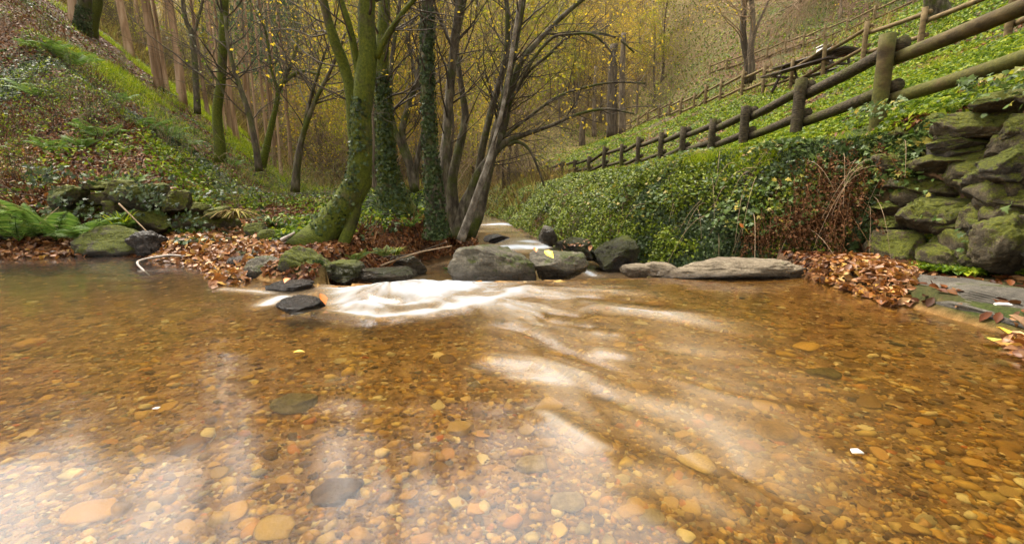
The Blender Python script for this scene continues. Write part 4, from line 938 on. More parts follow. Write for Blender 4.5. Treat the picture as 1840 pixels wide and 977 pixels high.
# bare bushes
SG = 'bushes among the trees closing the valley'; SL = 'bush of thin upright twigs among the trees closing the valley'
def bush_proto(k, mat, leafy=None, label=SL, group=SG, name='bare_bush', n=26):
    r = np.random.default_rng(500 + k); t = thing(name, label, 'bush', (0, 0, 0), group); tb = []; tips = []
    for _ in range(n):
        a = r.uniform(0, 6.28); q = r.uniform(.1, .8)
        grow(r, (.25 * math.cos(a) * r.random(), .25 * math.sin(a) * r.random(), -.1), (q * math.cos(a), q * math.sin(a), 1), r.uniform(1.2, 2.8), .014, tb, 2, 3, .1, .3, .15, tips)
    m = MB()
    for p, rd in tb: V, pl = tube(p, np.maximum(rd, .004), 3, caps=False); m.add(V, pl)
    obj('branches', m.me('branches', M[mat]), t)
    allp = np.concatenate(tips); nl = 420; kk = r.integers(0, len(allp), nl)
    V, F = scatter(*LEAF4, allp[kk] + r.normal(0, .06, (nl, 3)), r.normal(size=(nl, 3)), r.uniform(.05, .11, nl), .5, seed=k)
    obj('foliage', mesh('foliage', V, F, M[leafy or 'brush'], False), t); return t
sp = [bush_proto(0, 'twig_pale', 'lime'), bush_proto(1, 'farbark'), bush_proto(2, 'twig_pale', 'yellow'), bush_proto(3, 'twig_pale'), bush_proto(4, 'farbark', 'lime')]
n_ = 0; tries = 0; used = 0
while n_ < 300 and tries < 9000:
    tries += 1
    y = 20 * (70 / 20) ** r.random(); s = r.uniform(-.95, .60); x = s * y; z = float(height(np.array([x]), np.array([y]))[0])
    if not free_land(x, y, z): continue
    x1, x2 = float(along(L1, y)[0]), float(along(L2, y)[0])
    if x1 - .8 < x < x2 + 1 and y < 45: continue
    if s > .33 and y < 48 or y < 27 and s > .2 or s < -.4 and y < 26: continue
    k = n_ % 5 if s > -.4 or n_ < 5 else (1, 4, 4, 0)[n_ % 4]; sc = r.uniform(.6, 1.3)
    if n_ < 5: sp[k].location = (x, y, z); sp[k].scale = (sc,) * 3
    else: copy_thing(sp[k], (x, y, z), r.uniform(0, 6.28), sc)
    n_ += 1

# ------------------------------------------------------------------ ground cover
def cover(name, label, shape, pos, nrm, size, mat, jit, seed, lift=.015, smooth=False, spin=None):
    V, F = scatter(*shape, pos + nrm * lift, nrm, size, jit, spin, seed)
    return tag(obj(name, mesh(name, V, F, M[mat], smooth)), label, name.replace('_', ' '), None, 'stuff')
def side_of(X, Y):
    return np.interp(Y, SY, SXL), np.interp(Y, RY, SXR)
def not_path(X, Y):
    x1, _ = along(L1, Y); return X < x1
def near_tree(X, Y): return np.hypot(X + 1.95, (Y - 4.45) * .8) < .62
def c_land(X, Y, z, nr, r):
    xl, xr = side_of(X, Y)
    w = (Y < 3.9) & (z < .02) | (X > xl - .05) & (X < xr + .05) & (Y > 3.5)
    return ~w
def green_patch(X, Y): return n2(X, Y, .42, 61, 3)
def bright_zone(X, Y):
    """the sunlit grass of the left slope"""
    return sstep(X / np.maximum(Y, 1), -.98, -.84) * sstep(Y, 10.5, 14.5) * sstep(-.30 * Y - X, 1.2, 3.0) * sstep(n2(X, Y, .45, 63, 3), -.12, .22) * .95
def c_litter(X, Y, z, nr, r):
    x1, _ = along(L1, Y)
    k = c_land(X, Y, z, nr, r) & ~((X > 1) & (X < x1 + .2) & (Y > 4.4) & (r.random(len(X)) < .96))
    k &= r.random(len(X)) > .9 * bright_zone(X, Y) * (X < 0)
    k &= ~((X > x1) & (r.random(len(X)) < .25))
    return k
p, nn = sample(140000, 4.6, 40, -1.55, 1.3, c_litter, 101)
sz = rng.uniform(.045, .085, len(p)) * (1 + .035 * np.clip(p[:, 1] - 5, 0, 30))
cover('leaf_litter', 'brown fallen leaves covering the slopes and banks', LEAF4, p, nn, sz, 'litter', .38, 11, .012)
p, nn = sample(40000, 2.0, 8.5, -1.55, 1.3, c_litter, 120)
k = ~((p[:, 0] > 2.4) & (p[:, 1] < 3.3) & (rng.random(len(p)) < .9)); p, nn = p[k], nn[k]
cover('near_leaf_litter', 'larger brown leaves lying near the water', OAK, p, nn, rng.uniform(.035, .075, len(p)), 'litter', .5, 121, .014)
def c_ivy(X, Y, z, nr, r):
    g = green_patch(X, Y) + .22 * n2(X, Y, 1.6, 62, 3) - .42 * sstep(-X - .30 * Y, 2.2, 3.6) * sstep(Y, 6, 7.5) + .12 * (Y < 6.5) + .12 * (X > -3) * (Y < 12)
    return c_land(X, Y, z, nr, r) & ~near_tree(X, Y) & (X < 1) & (g + r.normal(0, .14, len(X)) > .16) & (z > .1)
p, nn = sample(60000, 3.4, 20, -1.55, .1, c_ivy, 102)
cover('ivy_cover', 'dark ivy and low green plants creeping over the left bank', IVY, p, nn, rng.uniform(.035, .075, len(p)) * (1 + .03 * np.clip(p[:, 1] - 5, 0, 20)), 'ivy', .45, 12, .05)
p, nn = sample(24000, 3.4, 18, -1.55, .1, lambda X, Y, z, nr, r: c_land(X, Y, z, nr, r) & ~near_tree(X, Y) & (.5 * n2(X, Y, .8, 65, 3) + .6 * n2(X, Y, 2.6, 64, 3) + r.normal(0, .14, len(X)) - .14 * (z > 1.6) * (Y > 6) > .10) & (z > .12), 103)
cover('low_plants', 'fresh green seedlings scattered through the leaf litter', LEAF4, p + np.array([[0, 0, 1.]]) * (rng.uniform(0, .34, (len(p), 1)) * np.clip(n2(p[:, 0], p[:, 1], 1.5, 66, 3) + .35, .1, 1)[:, None]), nn, rng.uniform(.04, .085, len(p)), 'green', .6, 13, .03)
p, nn = sample(110000, 8, 45, -1.3, -.2, lambda X, Y, z, nr, r: c_land(X, Y, z, nr, r) & (r.random(len(X)) < bright_zone(X, Y)), 104)
cover('bright_grass', 'bright yellow green grass on the left slope under the eucalyptus', BLADE, p, np.tile([[0., 0, 1.]], (len(p), 1)), rng.uniform(.09, .22, len(p)) * (1 + .015 * p[:, 1]), 'grass', .5, 14, -.02)
# right slope between the fences
def c_rs(X, Y, z, nr, r):
    x1, _ = along(L1, Y); x2, _ = along(L2, Y)
    strip = (n2(X, Y, .5, 67, 3) + .35 * sstep(X, x2 - 1.2, x2 + .8) + .5 * sstep(6.5 - Y, 0, 2) * sstep(X - x1, .6, 1.2))
    return (X > x1 - .35) & (X < x2 + 1.0) & (strip + r.normal(0, .15, len(X)) < .24)
p, nn = sample(48000, 3.2, 46, .05, 1.6, lambda X, Y, z, nr, r: c_rs(X, Y, z, nr, r) & (n2(X, Y, .7, 68, 3) + r.normal(0, .12, len(X)) + .012 * (Y - 8) > .02), 105)
cover('grass_slope', 'bright green grass and creepers on the slope between the two fences', BLADE, p, nn * .4 + np.array([[0, 0, .6]]), rng.uniform(.045, .11, len(p)) * (1 + .02 * p[:, 1]), 'grass', .6, 15, -.01)
p, nn = sample(60000, 3.0, 46, .05, 1.6, lambda X, Y, z, nr, r: c_rs(X, Y, z, nr, r) & (n2(X, Y, .9, 69, 3) + r.normal(0, .15, len(X)) > -.1), 106)
cover('slope_creepers', 'small round leaved creepers on the slope between the two fences', LEAF4, p, nn, rng.uniform(.04, .09, len(p)) * (1 + .03 * p[:, 1]), 'green', .5, 16, .04)
def c_rs2(X, Y, z, nr, r):
    x2, _ = along(L2, Y); return (X > x2 + .6) & (n2(X, Y, .35, 71, 3) + r.normal(0, .14, len(X)) > -.14)
p, nn = sample(75000, 6, 55, .25, 1.6, c_rs2, 107)
cover('hillside_ivy', 'dull green ivy patches on the upper right hillside', LEAF4, p, nn, rng.uniform(.06, .13, len(p)) * (1 + .02 * p[:, 1]), 'green', .5, 17, .05)
# dry undergrowth of the far slope
p, nn = sample(95000, 17, 110, -1.25, .75, lambda X, Y, z, nr, r: c_land(X, Y, z, nr, r) & ~((X > along(L1, Y)[0] - 1) & (X < along(L2, Y)[0] + .6) & (Y < 45)) & ((X > -.5 * Y) | (Y > 24)) & ((X < along(L2, Y)[0]) | (r.random(len(X)) < .10) | (Y > 60)) & (r.random(len(X)) < .35 + .65 * (n2(X, Y, .12, 171, 2) > 0)), 108, False)
cover('dry_undergrowth', 'tan dry bracken and twigs over the far slope', BLADE, p, np.tile([[0., 0, 1.]], (len(p), 1)), rng.uniform(.25, .7, len(p)) * (1 + .008 * p[:, 1]), 'brush', .5, 18, -.03)

# the planted bank under the fence: hedge, brambles, dead fern
def bank(n, Ya, Yb, ta, tb, seed, cond=None):
    r = np.random.default_rng(seed); Y = Ya * (Yb / Ya) ** r.random(n)
    xb = np.interp(Y, [3.9, 4.5, 5.2], [3.34, 2.95, 2.3]); xb = np.where(Y > 5.2, np.interp(Y, RY, SXR), xb)
    x1, _ = along(L1, Y); xc = np.where(Y < 3.8, 3.46, np.interp(Y, [3.8, 4.6, 6, 8, 12, 22], [3.46, 3.3, 2.8, 3.0, 3.45, 2.0])); xc = np.minimum(np.where(Y > 15, np.minimum(xc, x1 - .3), xc), x1 - .12); xc = np.maximum(xc, xb + .1)
    tt = np.linspace(0, 1.05, 28); XX = xb[:, None] + (xc - xb)[:, None] * tt[None]; ZZ = height(XX, np.repeat(Y[:, None], 28, 1))
    ds = np.hypot(np.diff(XX, axis=1), np.diff(ZZ, axis=1)); cs = np.concatenate([np.zeros((n, 1)), np.cumsum(ds, 1)], 1)
    u = r.uniform(ta, tb, n) * cs[:, -1]; k = np.clip((cs < u[:, None]).sum(1) - 1, 0, 26); f = (u - cs[np.arange(n), k]) / (ds[np.arange(n), k] + 1e-9)
    a = np.arange(n); X = XX[a, k] + (XX[a, k + 1] - XX[a, k]) * f; Z = ZZ[a, k] + (ZZ[a, k + 1] - ZZ[a, k]) * f
    nr = np.stack([-(ZZ[a, k + 1] - ZZ[a, k]), 0 * X - .15, XX[a, k + 1] - XX[a, k]], 1); nr /= np.linalg.norm(nr, axis=1)[:, None]
    p = np.stack([X, Y, Z], 1); q = np.stack([X * 0 + Y, Z, X * 0], 1)
    keep = np.ones(n, bool) if cond is None else cond(p, u / cs[:, -1], r)
    return p[keep], nr[keep], (u / cs[:, -1])[keep]
def bulge(p, sc, a, seed): return np.clip(fbm(p * sc, seed, 3) + .25, 0, 1)[:, None] * a
p, nn, u = bank(80000, 4.3, 27, 0, 1.0, 201, lambda p, u, r: r.random(len(p)) < .35 + .65 * sstep(p[:, 1], 5.0, 6.2))
p = p + nn * (bulge(p, 1.6, .42, 81) + rng.random((len(p), 1)) * .10) * (1 - .9 * sstep(u, .5, .92))[:, None]
hb = tag(obj('hedge_bank', mesh('hedge_bank', *scatter(*LEAF4, p, nn + [0, 0, .35], rng.uniform(.03, .06, len(p)) * (1 + .035 * np.clip(p[:, 1] - 5, 0, 20)), .55, seed=202), M['hedge'], False)), 'dense small leaved green hedge growing over the steep bank below the fence', 'hedge')
p, nn, u = bank(52000, 4.3, 27, .40, 1.0, 203, lambda p, u, r: (u > .72) | (r.random(len(p)) < sstep(p[:, 1], 6, 9) * (u - .3)))
cover('bank_top_grass', 'bright grass fringe along the top of the hedge bank', BLADE, p + nn * bulge(p, 1.6, .25, 81) * (1 - sstep(u, .72, .95))[:, None], nn * .5 + [0, 0, .5], rng.uniform(.045, .11, len(p)) * (1 + .02 * p[:, 1]), 'grass', .5, 204, -.01)
p, nn, u = bank(38000, 3.9, 6.8, 0, 1.0, 205, lambda p, u, r: n2(p[:, 1] * 2, p[:, 2] * 2, 1.0, 83, 3) + r.normal(0, .15, len(p)) > -.15)
cover('bank_ivy', 'dark ivy hanging on the bank between hedge and stone wall', IVY, p + nn * (bulge(p, 2.5, .16, 85) + rng.random((len(p), 1)) * .06), nn, rng.uniform(.025, .055, len(p)), 'ivy', .5, 206)
p, nn, u = bank(9000, 3.7, 8.5, .30, 1.0, 207, lambda p, u, r: n2(p[:, 1] * 2, p[:, 2] * 2, 1.1, 87, 3) + r.normal(0, .12, len(p)) > -.05)
cover('bramble_leaves', 'glossy bramble leaves spilling over the bank top', IVY, p + nn * (bulge(p, 2.5, .3, 89) + rng.random((len(p), 1)) * .16), nn * .5 + [0, 0, .7], rng.uniform(.035, .075, len(p)), 'bramble', .45, 208)
# hanging rust brown dead fern
p, nn, u = bank(640, 4.36, 5.05, .30, .98, 209, lambda p, u, r: fbm(np.stack([p[:, 1] * 2.2, p[:, 2] * .5, 0 * u], 1), 91, 3) + r.normal(0, .2, len(p)) > .02)
r = np.random.default_rng(210); m = MB(); lp = []
for k in range(len(p)):
    L = r.uniform(.12, .5); q0 = p[k] + nn[k] * (.06 + r.random() * .16); d = nn[k] * .2 + [r.normal(0, .2), r.normal(0, .45), -1]
    tt = np.linspace(0, 1, 6)[:, None]; path = q0 + d * L * tt + nn[k] * .1 * np.sin(tt * 2.5) + r.normal(0, .012, (6, 3)); V, pl = tube(path, np.linspace(.0035, .001, 6) * r.uniform(.5, 1.1), 3, caps=False); m.add(V, pl)
    w = r.random((26, 1)); lp.append(q0 + d * L * w + nn[k] * .1 * np.sin(w * 2.5) + r.normal(0, .016, (26, 3)))
lp = np.concatenate(lp); V, F = scatter(*LEAF4, lp, r.normal(size=(len(lp), 3)), r.uniform(.012, .04, len(lp)), .5, seed=213); m.add(V, F)
tag(obj('dead_fern_curtain', m.me('dead_fern_curtain', M['dead'], False)), 'rust brown dead fern fronds hanging down the bank', 'dead fern', None, 'stuff')
m = MB()
p, nn, u = bank(110, 4.0, 7.5, .25, 1.0, 211)
for k in range(len(p)):
    d = np.array([-r.uniform(.2, 1), r.normal(0, .9), r.uniform(.1, .7)]); L = r.uniform(.4, 1.1); tt = np.linspace(0, 1, 8)[:, None]
    path = p[k] + nn[k] * .05 + d * L * .6 * tt + np.array([0, 0, -1.]) * L * .75 * tt ** 2; V, pl = tube(path, np.linspace(.0035, .0012, 8) * rng.uniform(.5, 1.1), 4, caps=False); m.add(V, pl)
tag(obj('bramble_stems', m.me('bramble_stems', M['twig_pale'])), 'thin arching bramble stems over the bank', 'bramble stems', None, 'stuff')
# creepers and moss on the stone wall top
r = np.random.default_rng(230); Y = r.uniform(1.6, 4.4, 9000); X = 3.30 + np.abs(r.normal(0, .25, 9000)); z = height(X, Y)
k = (n2(X, Y, 1.8, 93, 3) + r.normal(0, .1, 9000)) > -.1
cover('wall_top_plants', 'moss, grass and creepers on top of the dry stone wall', LEAF4, np.stack([X, Y, z], 1)[k], np.tile([[0., 0, 1.]], (k.sum(), 1)), r.uniform(.025, .06, k.sum()), 'green', .6, 231, .05)
Y = r.uniform(1.8, 4.2, 420); zt = r.uniform(.25, 1.35, 420); X = 3.17 + .1 * zt - r.random(420) * .06; k = n2(Y * 1.3, zt * 1.3, 1.3, 95, 2) > .05
cover('wall_ivy', 'a few ivy leaves on the face of the dry stone wall', IVY, np.stack([X, Y, zt], 1)[k], np.tile([[-1., 0, .4]], (k.sum(), 1)), r.uniform(.03, .06, k.sum()), 'bramble', .5, 232, .02)

# ------------------------------------------------------------------ leaf piles at the water edge
def pile(name, label, poly, n, hmax, seed, size=(.04, .085), mat='pile'):
    n = int(n * 1.7)
    r = np.random.default_rng(seed); q = np.array([PZ(a, b, .04)[:2] for a, b in poly]); lo, hi = q.min(0), q.max(0)
    X = r.uniform(lo[0], hi[0], n * 6); Y = r.uniform(lo[1], hi[1], n * 6); ins = np.zeros(len(X), bool); j = len(q) - 1
    for i in range(len(q)):
        c = ((q[i, 1] > Y) != (q[j, 1] > Y)) & (X < (q[j, 0] - q[i, 0]) * (Y - q[i, 1]) / (q[j, 1] - q[i, 1] + 1e-9) + q[i, 0]); ins ^= c; j = i
    X, Y = X[ins][:n], Y[ins][:n]; ed = seg_dist(X, Y, np.vstack([q, q[:1]]))[0]
    z = np.maximum(height(X, Y), .0) + np.minimum(ed * .5, hmax) * r.random(len(X)) ** .5 + .012
    V, F = scatter(*OAK, np.stack([X, Y, z], 1), np.tile([[0, -.25, 1.]], (len(X), 1)), r.uniform(*size, len(X)), .6, seed=seed)
    return tag(obj(name, mesh(name, V, F, M[mat], False)), label, 'leaf pile', None, 'stuff')
pile('leaf_pile', 'russet fallen leaves heaped on the right ledge between pale stone and mossy slab', [(1446, 492), (1490, 474), (1600, 476), (1665, 494), (1640, 515), (1640, 540), (1600, 540), (1530, 516)], 900, .05, 301)
pile('leaf_pile', 'russet leaf bank reaching into the pool left of the white spill', [(262, 462), (310, 424), (420, 424), (520, 432), (500, 470), (440, 500), (385, 510), (360, 478), (310, 466)], 1300, .07, 302)
pile('leaf_pile', 'brown leaf strip along the left end of the pool', [(-60, 462), (-60, 412), (150, 418), (170, 455), (60, 460)], 900, .05, 303)
pile('leaf_pile', 'leaves lying on the boulder in the stream below the hedge', [(1000, 452), (1010, 430), (1065, 428), (1070, 445)], 10, .05, 304)
pile('leaf_pile', 'wet leaves gathered at the near end of the mossy slab', [(1800, 612), (1815, 590), (1870, 600), (1900, 640), (1840, 640)], 30, .04, 305)

# ------------------------------------------------------------------ ferns, tufts
def fern_mesh(k, mat):
    r = np.random.default_rng(800 + k); Vs, Fs, n0 = [], [], 0; nf = 8; m = MB()
    for f in range(nf):
        a = f / nf * 6.283 + r.normal(0, .25); L = r.uniform(.75, 1.05); el = r.uniform(.75, 1.25); n = 30; u = np.linspace(0, 1, n)
        hx = L * (u - .12 * u ** 3) * math.cos(el * .7); hz = L * (math.sin(el) * u - .48 * u ** 2 * r.uniform(.8, 1.3))
        side = r.normal(0, .12) * u ** 2
        path = np.stack([hx * math.cos(a) - side * math.sin(a), hx * math.sin(a) + side * math.cos(a), hz], 1)
        V, pl = tube(path, np.linspace(.007, .0015, n), 3, caps=False); m.add(V, pl)
        T = np.gradient(path, axis=0); T /= np.linalg.norm(T, axis=1)[:, None]; sd = np.stack([-math.sin(a) + 0 * u, math.cos(a) + 0 * u, 0 * u], 1); up = np.cross(T, sd)
        for sg in (-1, 1):
            for i in range(3, n):
                ln = .24 * L * math.sin(math.pi * min(1, (u[i] * .92 + .08)) ** .8) + .012; d = sd[i] * sg + T[i] * .35 - up[i] * -.0; d = d / np.linalg.norm(d) + np.array([0, 0, -.18]); wv = T[i] * .0125 * L
                b = path[i]; q = np.stack([b, b + d * ln * .4 + wv, b + d * ln - np.array([0, 0, ln * .12]), b + d * ln * .4 - wv]); m.add(q, [np.array([(0, 1, 2, 3)])])
    return m.me('fern', M[mat], False)
FM = [fern_mesh(k, 'fern') for k in range(4)]; FY = fern_mesh(9, 'bramble')
FG = 'ferns on the left bank'
FERNS = [(28, 402, 5.05, .72, 'large green fern at the left edge of the picture, by the sticks'), (95, 398, 5.1, .8, 'wide arching fern above the left end of the pool, right of the sticks'), (155, 400, 5.15, .62, 'bright fern directly above the moss topped boulder'), (200, 402, 5.2, .5, 'small fern with flat fronds beside the bright grass tuft'),
         (12, 372, 5.3, .75, 'tall fern at the left edge above the sticks'), (125, 118, 0, .95, 'pale fern arching out high on the left slope'), (88, 95, 0, .7, 'upright yellow green fern high on the left slope'), (180, 250, 0, .6, 'fern in the middle of the left slope among brown leaves'),
         (300, 250, 0, .8, 'broad fern on the slope left of the slim upright mossy trunk'), (262, 238, 0, .7, 'fern on the slope between two others, above the ivy'), (338, 262, 0, .6, 'fern on the slope just left of the slim upright mossy trunk'), (95, 275, 0, .5, 'low fern among ivy at the left above the stone wall'),
         (150, 268, 0, .45, 'fern right of a low fern among ivy above the stone wall'), (418, 300, 0, .5, 'small fern at the foot of the slim upright mossy trunk'), (842, 398, 6.3, .35, 'fern at the foot of the pale leaning stem'), (822, 412, 6.0, .33, 'fern between ivy wrapped trunk and pale leaning stem'),
         (850, 420, 6.2, .30, 'low fern overhanging the stream edge below the pale leaning stem'), (738, 382, 6.6, .30, 'small fern right of the broad based ivy clad trunk'), (1120, 256, 0, .7, 'yellow green fern beside the tan fence far up the right slope'), (1085, 262, 0, .7, 'fern at the far end of the right slope near the dead trunk'),
         (640, 470, 4.6, .24, 'yellowing fern hanging over the mossy stone by the spill'), (690, 462, 4.8, .22, 'small yellowing fern on the leaf covered bank behind the spill'), (228, 340, 0, .4, 'small fern on top of the low left wall'), (60, 175, 0, .6, 'fern near the left edge half way up the slope'), (215, 185, 0, .6, 'fern below the thick tan eucalyptus')]
for k, (px, py, Y, sc, lab) in enumerate(FERNS):
    p_ = hit(px, py) if Y == 0 else P(px, py, Y)
    if Y: p_[2] = min(p_[2], float(height(p_[0:1], p_[1:2])[0]) + .05) if py < 440 else p_[2]
    o = tag(obj('fern', FY if 'yellowing' in lab else FM[k % 4], None, p_), lab, 'fern', FG if px < 900 else None); o.rotation_euler = (rng.normal(0, .1), rng.normal(0, .1), k * 1.9); s_ = sc * (1.05 if Y == 0 else 1.15); o.scale = (s_, s_, s_)
def tuft(name, label, px, py, Y, n, L, mat, seed, droop=.5):
    r = np.random.default_rng(seed); p_ = P(px, py, Y); a = r.uniform(0, 6.28, n); m = MB()
    for k in range(n):
        u = np.linspace(0, 1, 6); l = L * r.uniform(.6, 1.1); o = r.uniform(.2, .7)
        path = np.stack([math.cos(a[k]) * o * l * (u + droop * u ** 2) + r.normal(0, .02), math.sin(a[k]) * o * l * (u + droop * u ** 2) + r.normal(0, .02), l * (u - droop * u ** 2.2)], 1)
        w = L * .028 * np.array([.6, 1, 1, .8, .5, .05]); sd = np.array([-math.sin(a[k]), math.cos(a[k]), 0]); V = np.concatenate([path + sd * w[:, None], path - sd * w[:, None]])
        m.add(V, [np.array([(i, i + 1, i + 7, i + 6) for i in range(5)])])
    return tag(obj(name, m.me(name, M[mat], False), None, p_), label, 'plant')
tuft('grass_tuft', 'bright green grass tuft growing beside the moss topped boulder', 222, 412, 5.2, 40, .28, 'grass', 1, .3)
tuft('sedge_tuft', 'arching strap leaved tuft at the foot of the ivy, left of the leaning mossy tree', 490, 412, 5.6, 60, .40, 'bramble', 2, .7)
tuft('dry_grass_tuft', 'tan dry grass tuft hanging over the bank right of the low wall', 424, 392, 5.4, 90, .34, 'brush', 3, .95)
tuft('grass_tuft', 'small dark grass tuft on the water edge behind the spill', 712, 458, 5.0, 50, .18, 'hedge', 4, .6)

# ------------------------------------------------------------------ sticks
def stick(name, label, pts, r0, mat='twig'):
    q = np.array([P(*p) for p in pts]); path, rad = smooth_path(q, np.linspace(r0, r0 * .5, len(q)), 24); V, pl = tube(path, rad, 7, .15, 3)
    m = MB(); m.add(V, pl); return tag(obj(name, m.me(name, M[mat], True, q[0]), None, q[0]), label, 'stick')
stick('bent_branch', 'grey bent branch reaching from the leaf bank into the pool', [(340, 462, 4.45), (308, 459, 4.4), (275, 463, 4.3), (252, 468, 4.2), (247, 474, 4.1), (258, 486, 3.95), (270, 502, 3.75)], .014, 'stickpale')
stick('fallen_stick', 'long thin stick lying along the bank edge behind the white spill', [(684, 478, 4.9), (720, 464, 5.0), (760, 452, 5.1), (812, 442, 5.2)], .012, 'twig_pale')
stick('fallen_stick', 'thin stick crossing above another behind the white spill', [(688, 462, 5.1), (740, 456, 5.2), (800, 436, 5.3)], .009, 'twig')
stick('fallen_stick', 'dark stick lying flat across the stones at the left edge of the pool', [(-30, 386, 5.1), (40, 391, 5.1), (75, 396, 5.1), (104, 408, 5.05)], .02, 'twig')
stick('fallen_stick', 'thin upright stick leaning over the ferns at the left', [(72, 402, 5.0), (88, 388, 5.1), (106, 372, 5.2)], .009, 'twig_pale')
stick('fallen_stick', 'reddish stick leaning against the low wall beside the grass tuft', [(214, 366, 5.25), (240, 392, 5.15), (264, 416, 5.05)], .010, 'twig_pale')
stick('fallen_stick', 'short grey stick on the bank left of the leaning mossy tree', [(505, 432, 4.7), (530, 418, 4.75)], .022, 'stickpale')

# ------------------------------------------------------------------ picnic table and carton
def plank(m, c, L, w, h, ax):
    ax = np.array(ax) / np.linalg.norm(ax); sd = np.array([-ax[1], ax[0], 0]); V = []
    b = .012
    for (sx, e) in ((-1, b), (-1, 0), (1, 0), (1, b)):
        x = sx * (L / 2 - (b if e else 0)); i = e
        V += [c + ax * x + sd * (y * (w / 2 - i)) + np.array([0, 0, z * (h / 2 - i)]) for y, z in ((-1, -1), (1, -1), (1, 1), (-1, 1))]
    F = [(3, 2, 1, 0), (12, 13, 14, 15)]
    for a in (0, 4, 8): F += [(a + k, a + (k + 1) % 4, a + 4 + (k + 1) % 4, a + 4 + k) for k in range(4)]
    m.add(np.array(V), [np.array(F)])
ta, tb_ = P(1392, 124, 17.2), P(1548, 88, 14.2); tc = (ta + tb_) / 2; tc[2] = float(height(tc[0:1], tc[1:2])[0]); tc[2] = max(tc[2], P(1478, 106, tc[1])[2] - .78)
ax = tb_ - ta; ax[2] = 0; L = 2.6; ax /= np.linalg.norm(ax); sdv = np.array([-ax[1], ax[0], 0])
pt = thing('picnic_table', 'dark wooden picnic table with a red brown front board behind the tan fence', 'table', tc)
m = MB()
for k in range(4): plank(m, np.array([0, 0, .76]) + sdv * (k - 1.5) * .19, L, .18, .045, ax)
obj('tabletop', m.me('tabletop', M['plank'], False), pt)
m = MB(); plank(m, np.array([0, 0, .745]) + sdv * .40, L, .025, .10, ax); obj('edge_board', m.me('edge_board', M['redplank'], False), pt)
for sg in (-1, 1):
    m = MB()
    for k in (0, 1): plank(m, np.array([0, 0, .45]) + sdv * sg * (.62 + k * .15), L, .14, .045, ax)
    obj('bench_seat', m.me('bench_seat', M['plank'], False), pt)
for sg in (-1, 1):
    for s2 in (-1, 1):
        m = MB(); V, pl = tube(np.array([ax * sg * L * .36 + sdv * s2 * .62 + [0, 0, -.1], ax * sg * L * .36 + sdv * s2 * .22 + [0, 0, .735]]), [.05, .05], 4); m.add(V, pl); obj('leg', m.me('leg', M['plank'], False), pt)
    m = MB(); plank(m, ax * sg * L * .36 + np.array([0, 0, .405]), 1.5, .05, .045 * 1.6, sdv); obj('crossbeam', m.me('crossbeam', M['plank'], False), pt)
cw = .17; bt = thing('carton', 'white flared carton standing on the picnic table', 'box', tc + ax * .32 + np.array([0, 0, .785]))
def frust(z0, z1, a, b, b2=None): return np.array([(-a, -a, z0), (a, -a, z0), (a, a, z0), (-a, a, z0), (-b, -b, z1), (b, -b, z1), (b, b, z1), (-b, b, z1)])
BF = np.array([(3, 2, 1, 0), (4, 5, 6, 7), (0, 1, 5, 4), (1, 2, 6, 5), (2, 3, 7, 6), (3, 0, 4, 7)])
m = MB(); m.add(frust(0, .22, cw, cw * .78), [BF]); obj('carton_body', m.me('carton_body', M['white'], False), bt)
m = MB(); m.add(frust(.262, .29, cw * .95, cw * .9), [BF]); obj('lid', m.me('lid', M['white'], False), bt)
m = MB(); m.add(frust(.222, .26, cw * .7, cw * .7), [BF]); obj('inner_rim', m.me('inner_rim', M['plank'], False), bt)

# ------------------------------------------------------------------ stones of the stream bed
PM = []
for k in range(8):
    r = np.random.default_rng(60 + k); V, F = rock_shape((r.uniform(.9, 1.3), r.uniform(.7, 1.0), r.uniform(.22, .38)), 60 + k, 3, 7, .12, .82, .75); PM.append(mesh('pebble', V, [F], M['pebble']))
r = np.random.default_rng(61); pos = []; tries = 0
while len(pos) < 285 and tries < 40000:
    tries += 1
    py = r.uniform(560, 1000); px = r.uniform(-60, 1900); q = PZ(px, py, -.2); sz = .024 * math.exp(abs(r.normal(0, .62))) * (1.1 if py > 700 else 1.4)
    if q[1] > 3.1 or q[0] > 2.25 or sz > .16: continue
    if any((q[0] - a) ** 2 + (q[1] - b) ** 2 < (.48 * (sz + c)) ** 2 for a, b, c in pos): continue
    pos.append((q[0], q[1], sz))
PG = 'rounded stones lying on the stream bed'
for x, y, sz in pos:
    z = float(height(np.array([x]), np.array([y]))[0])
    o = tag(obj('pebble', PM[r.integers(8)], None, (x, y, z + sz * .04)), 'rounded ochre or brown stone lying under clear water on the stream bed', 'stone', PG); o.rotation_euler = (r.normal(0, .15), r.normal(0, .15), r.uniform(0, 6.28)); o.scale = (sz,) * 3
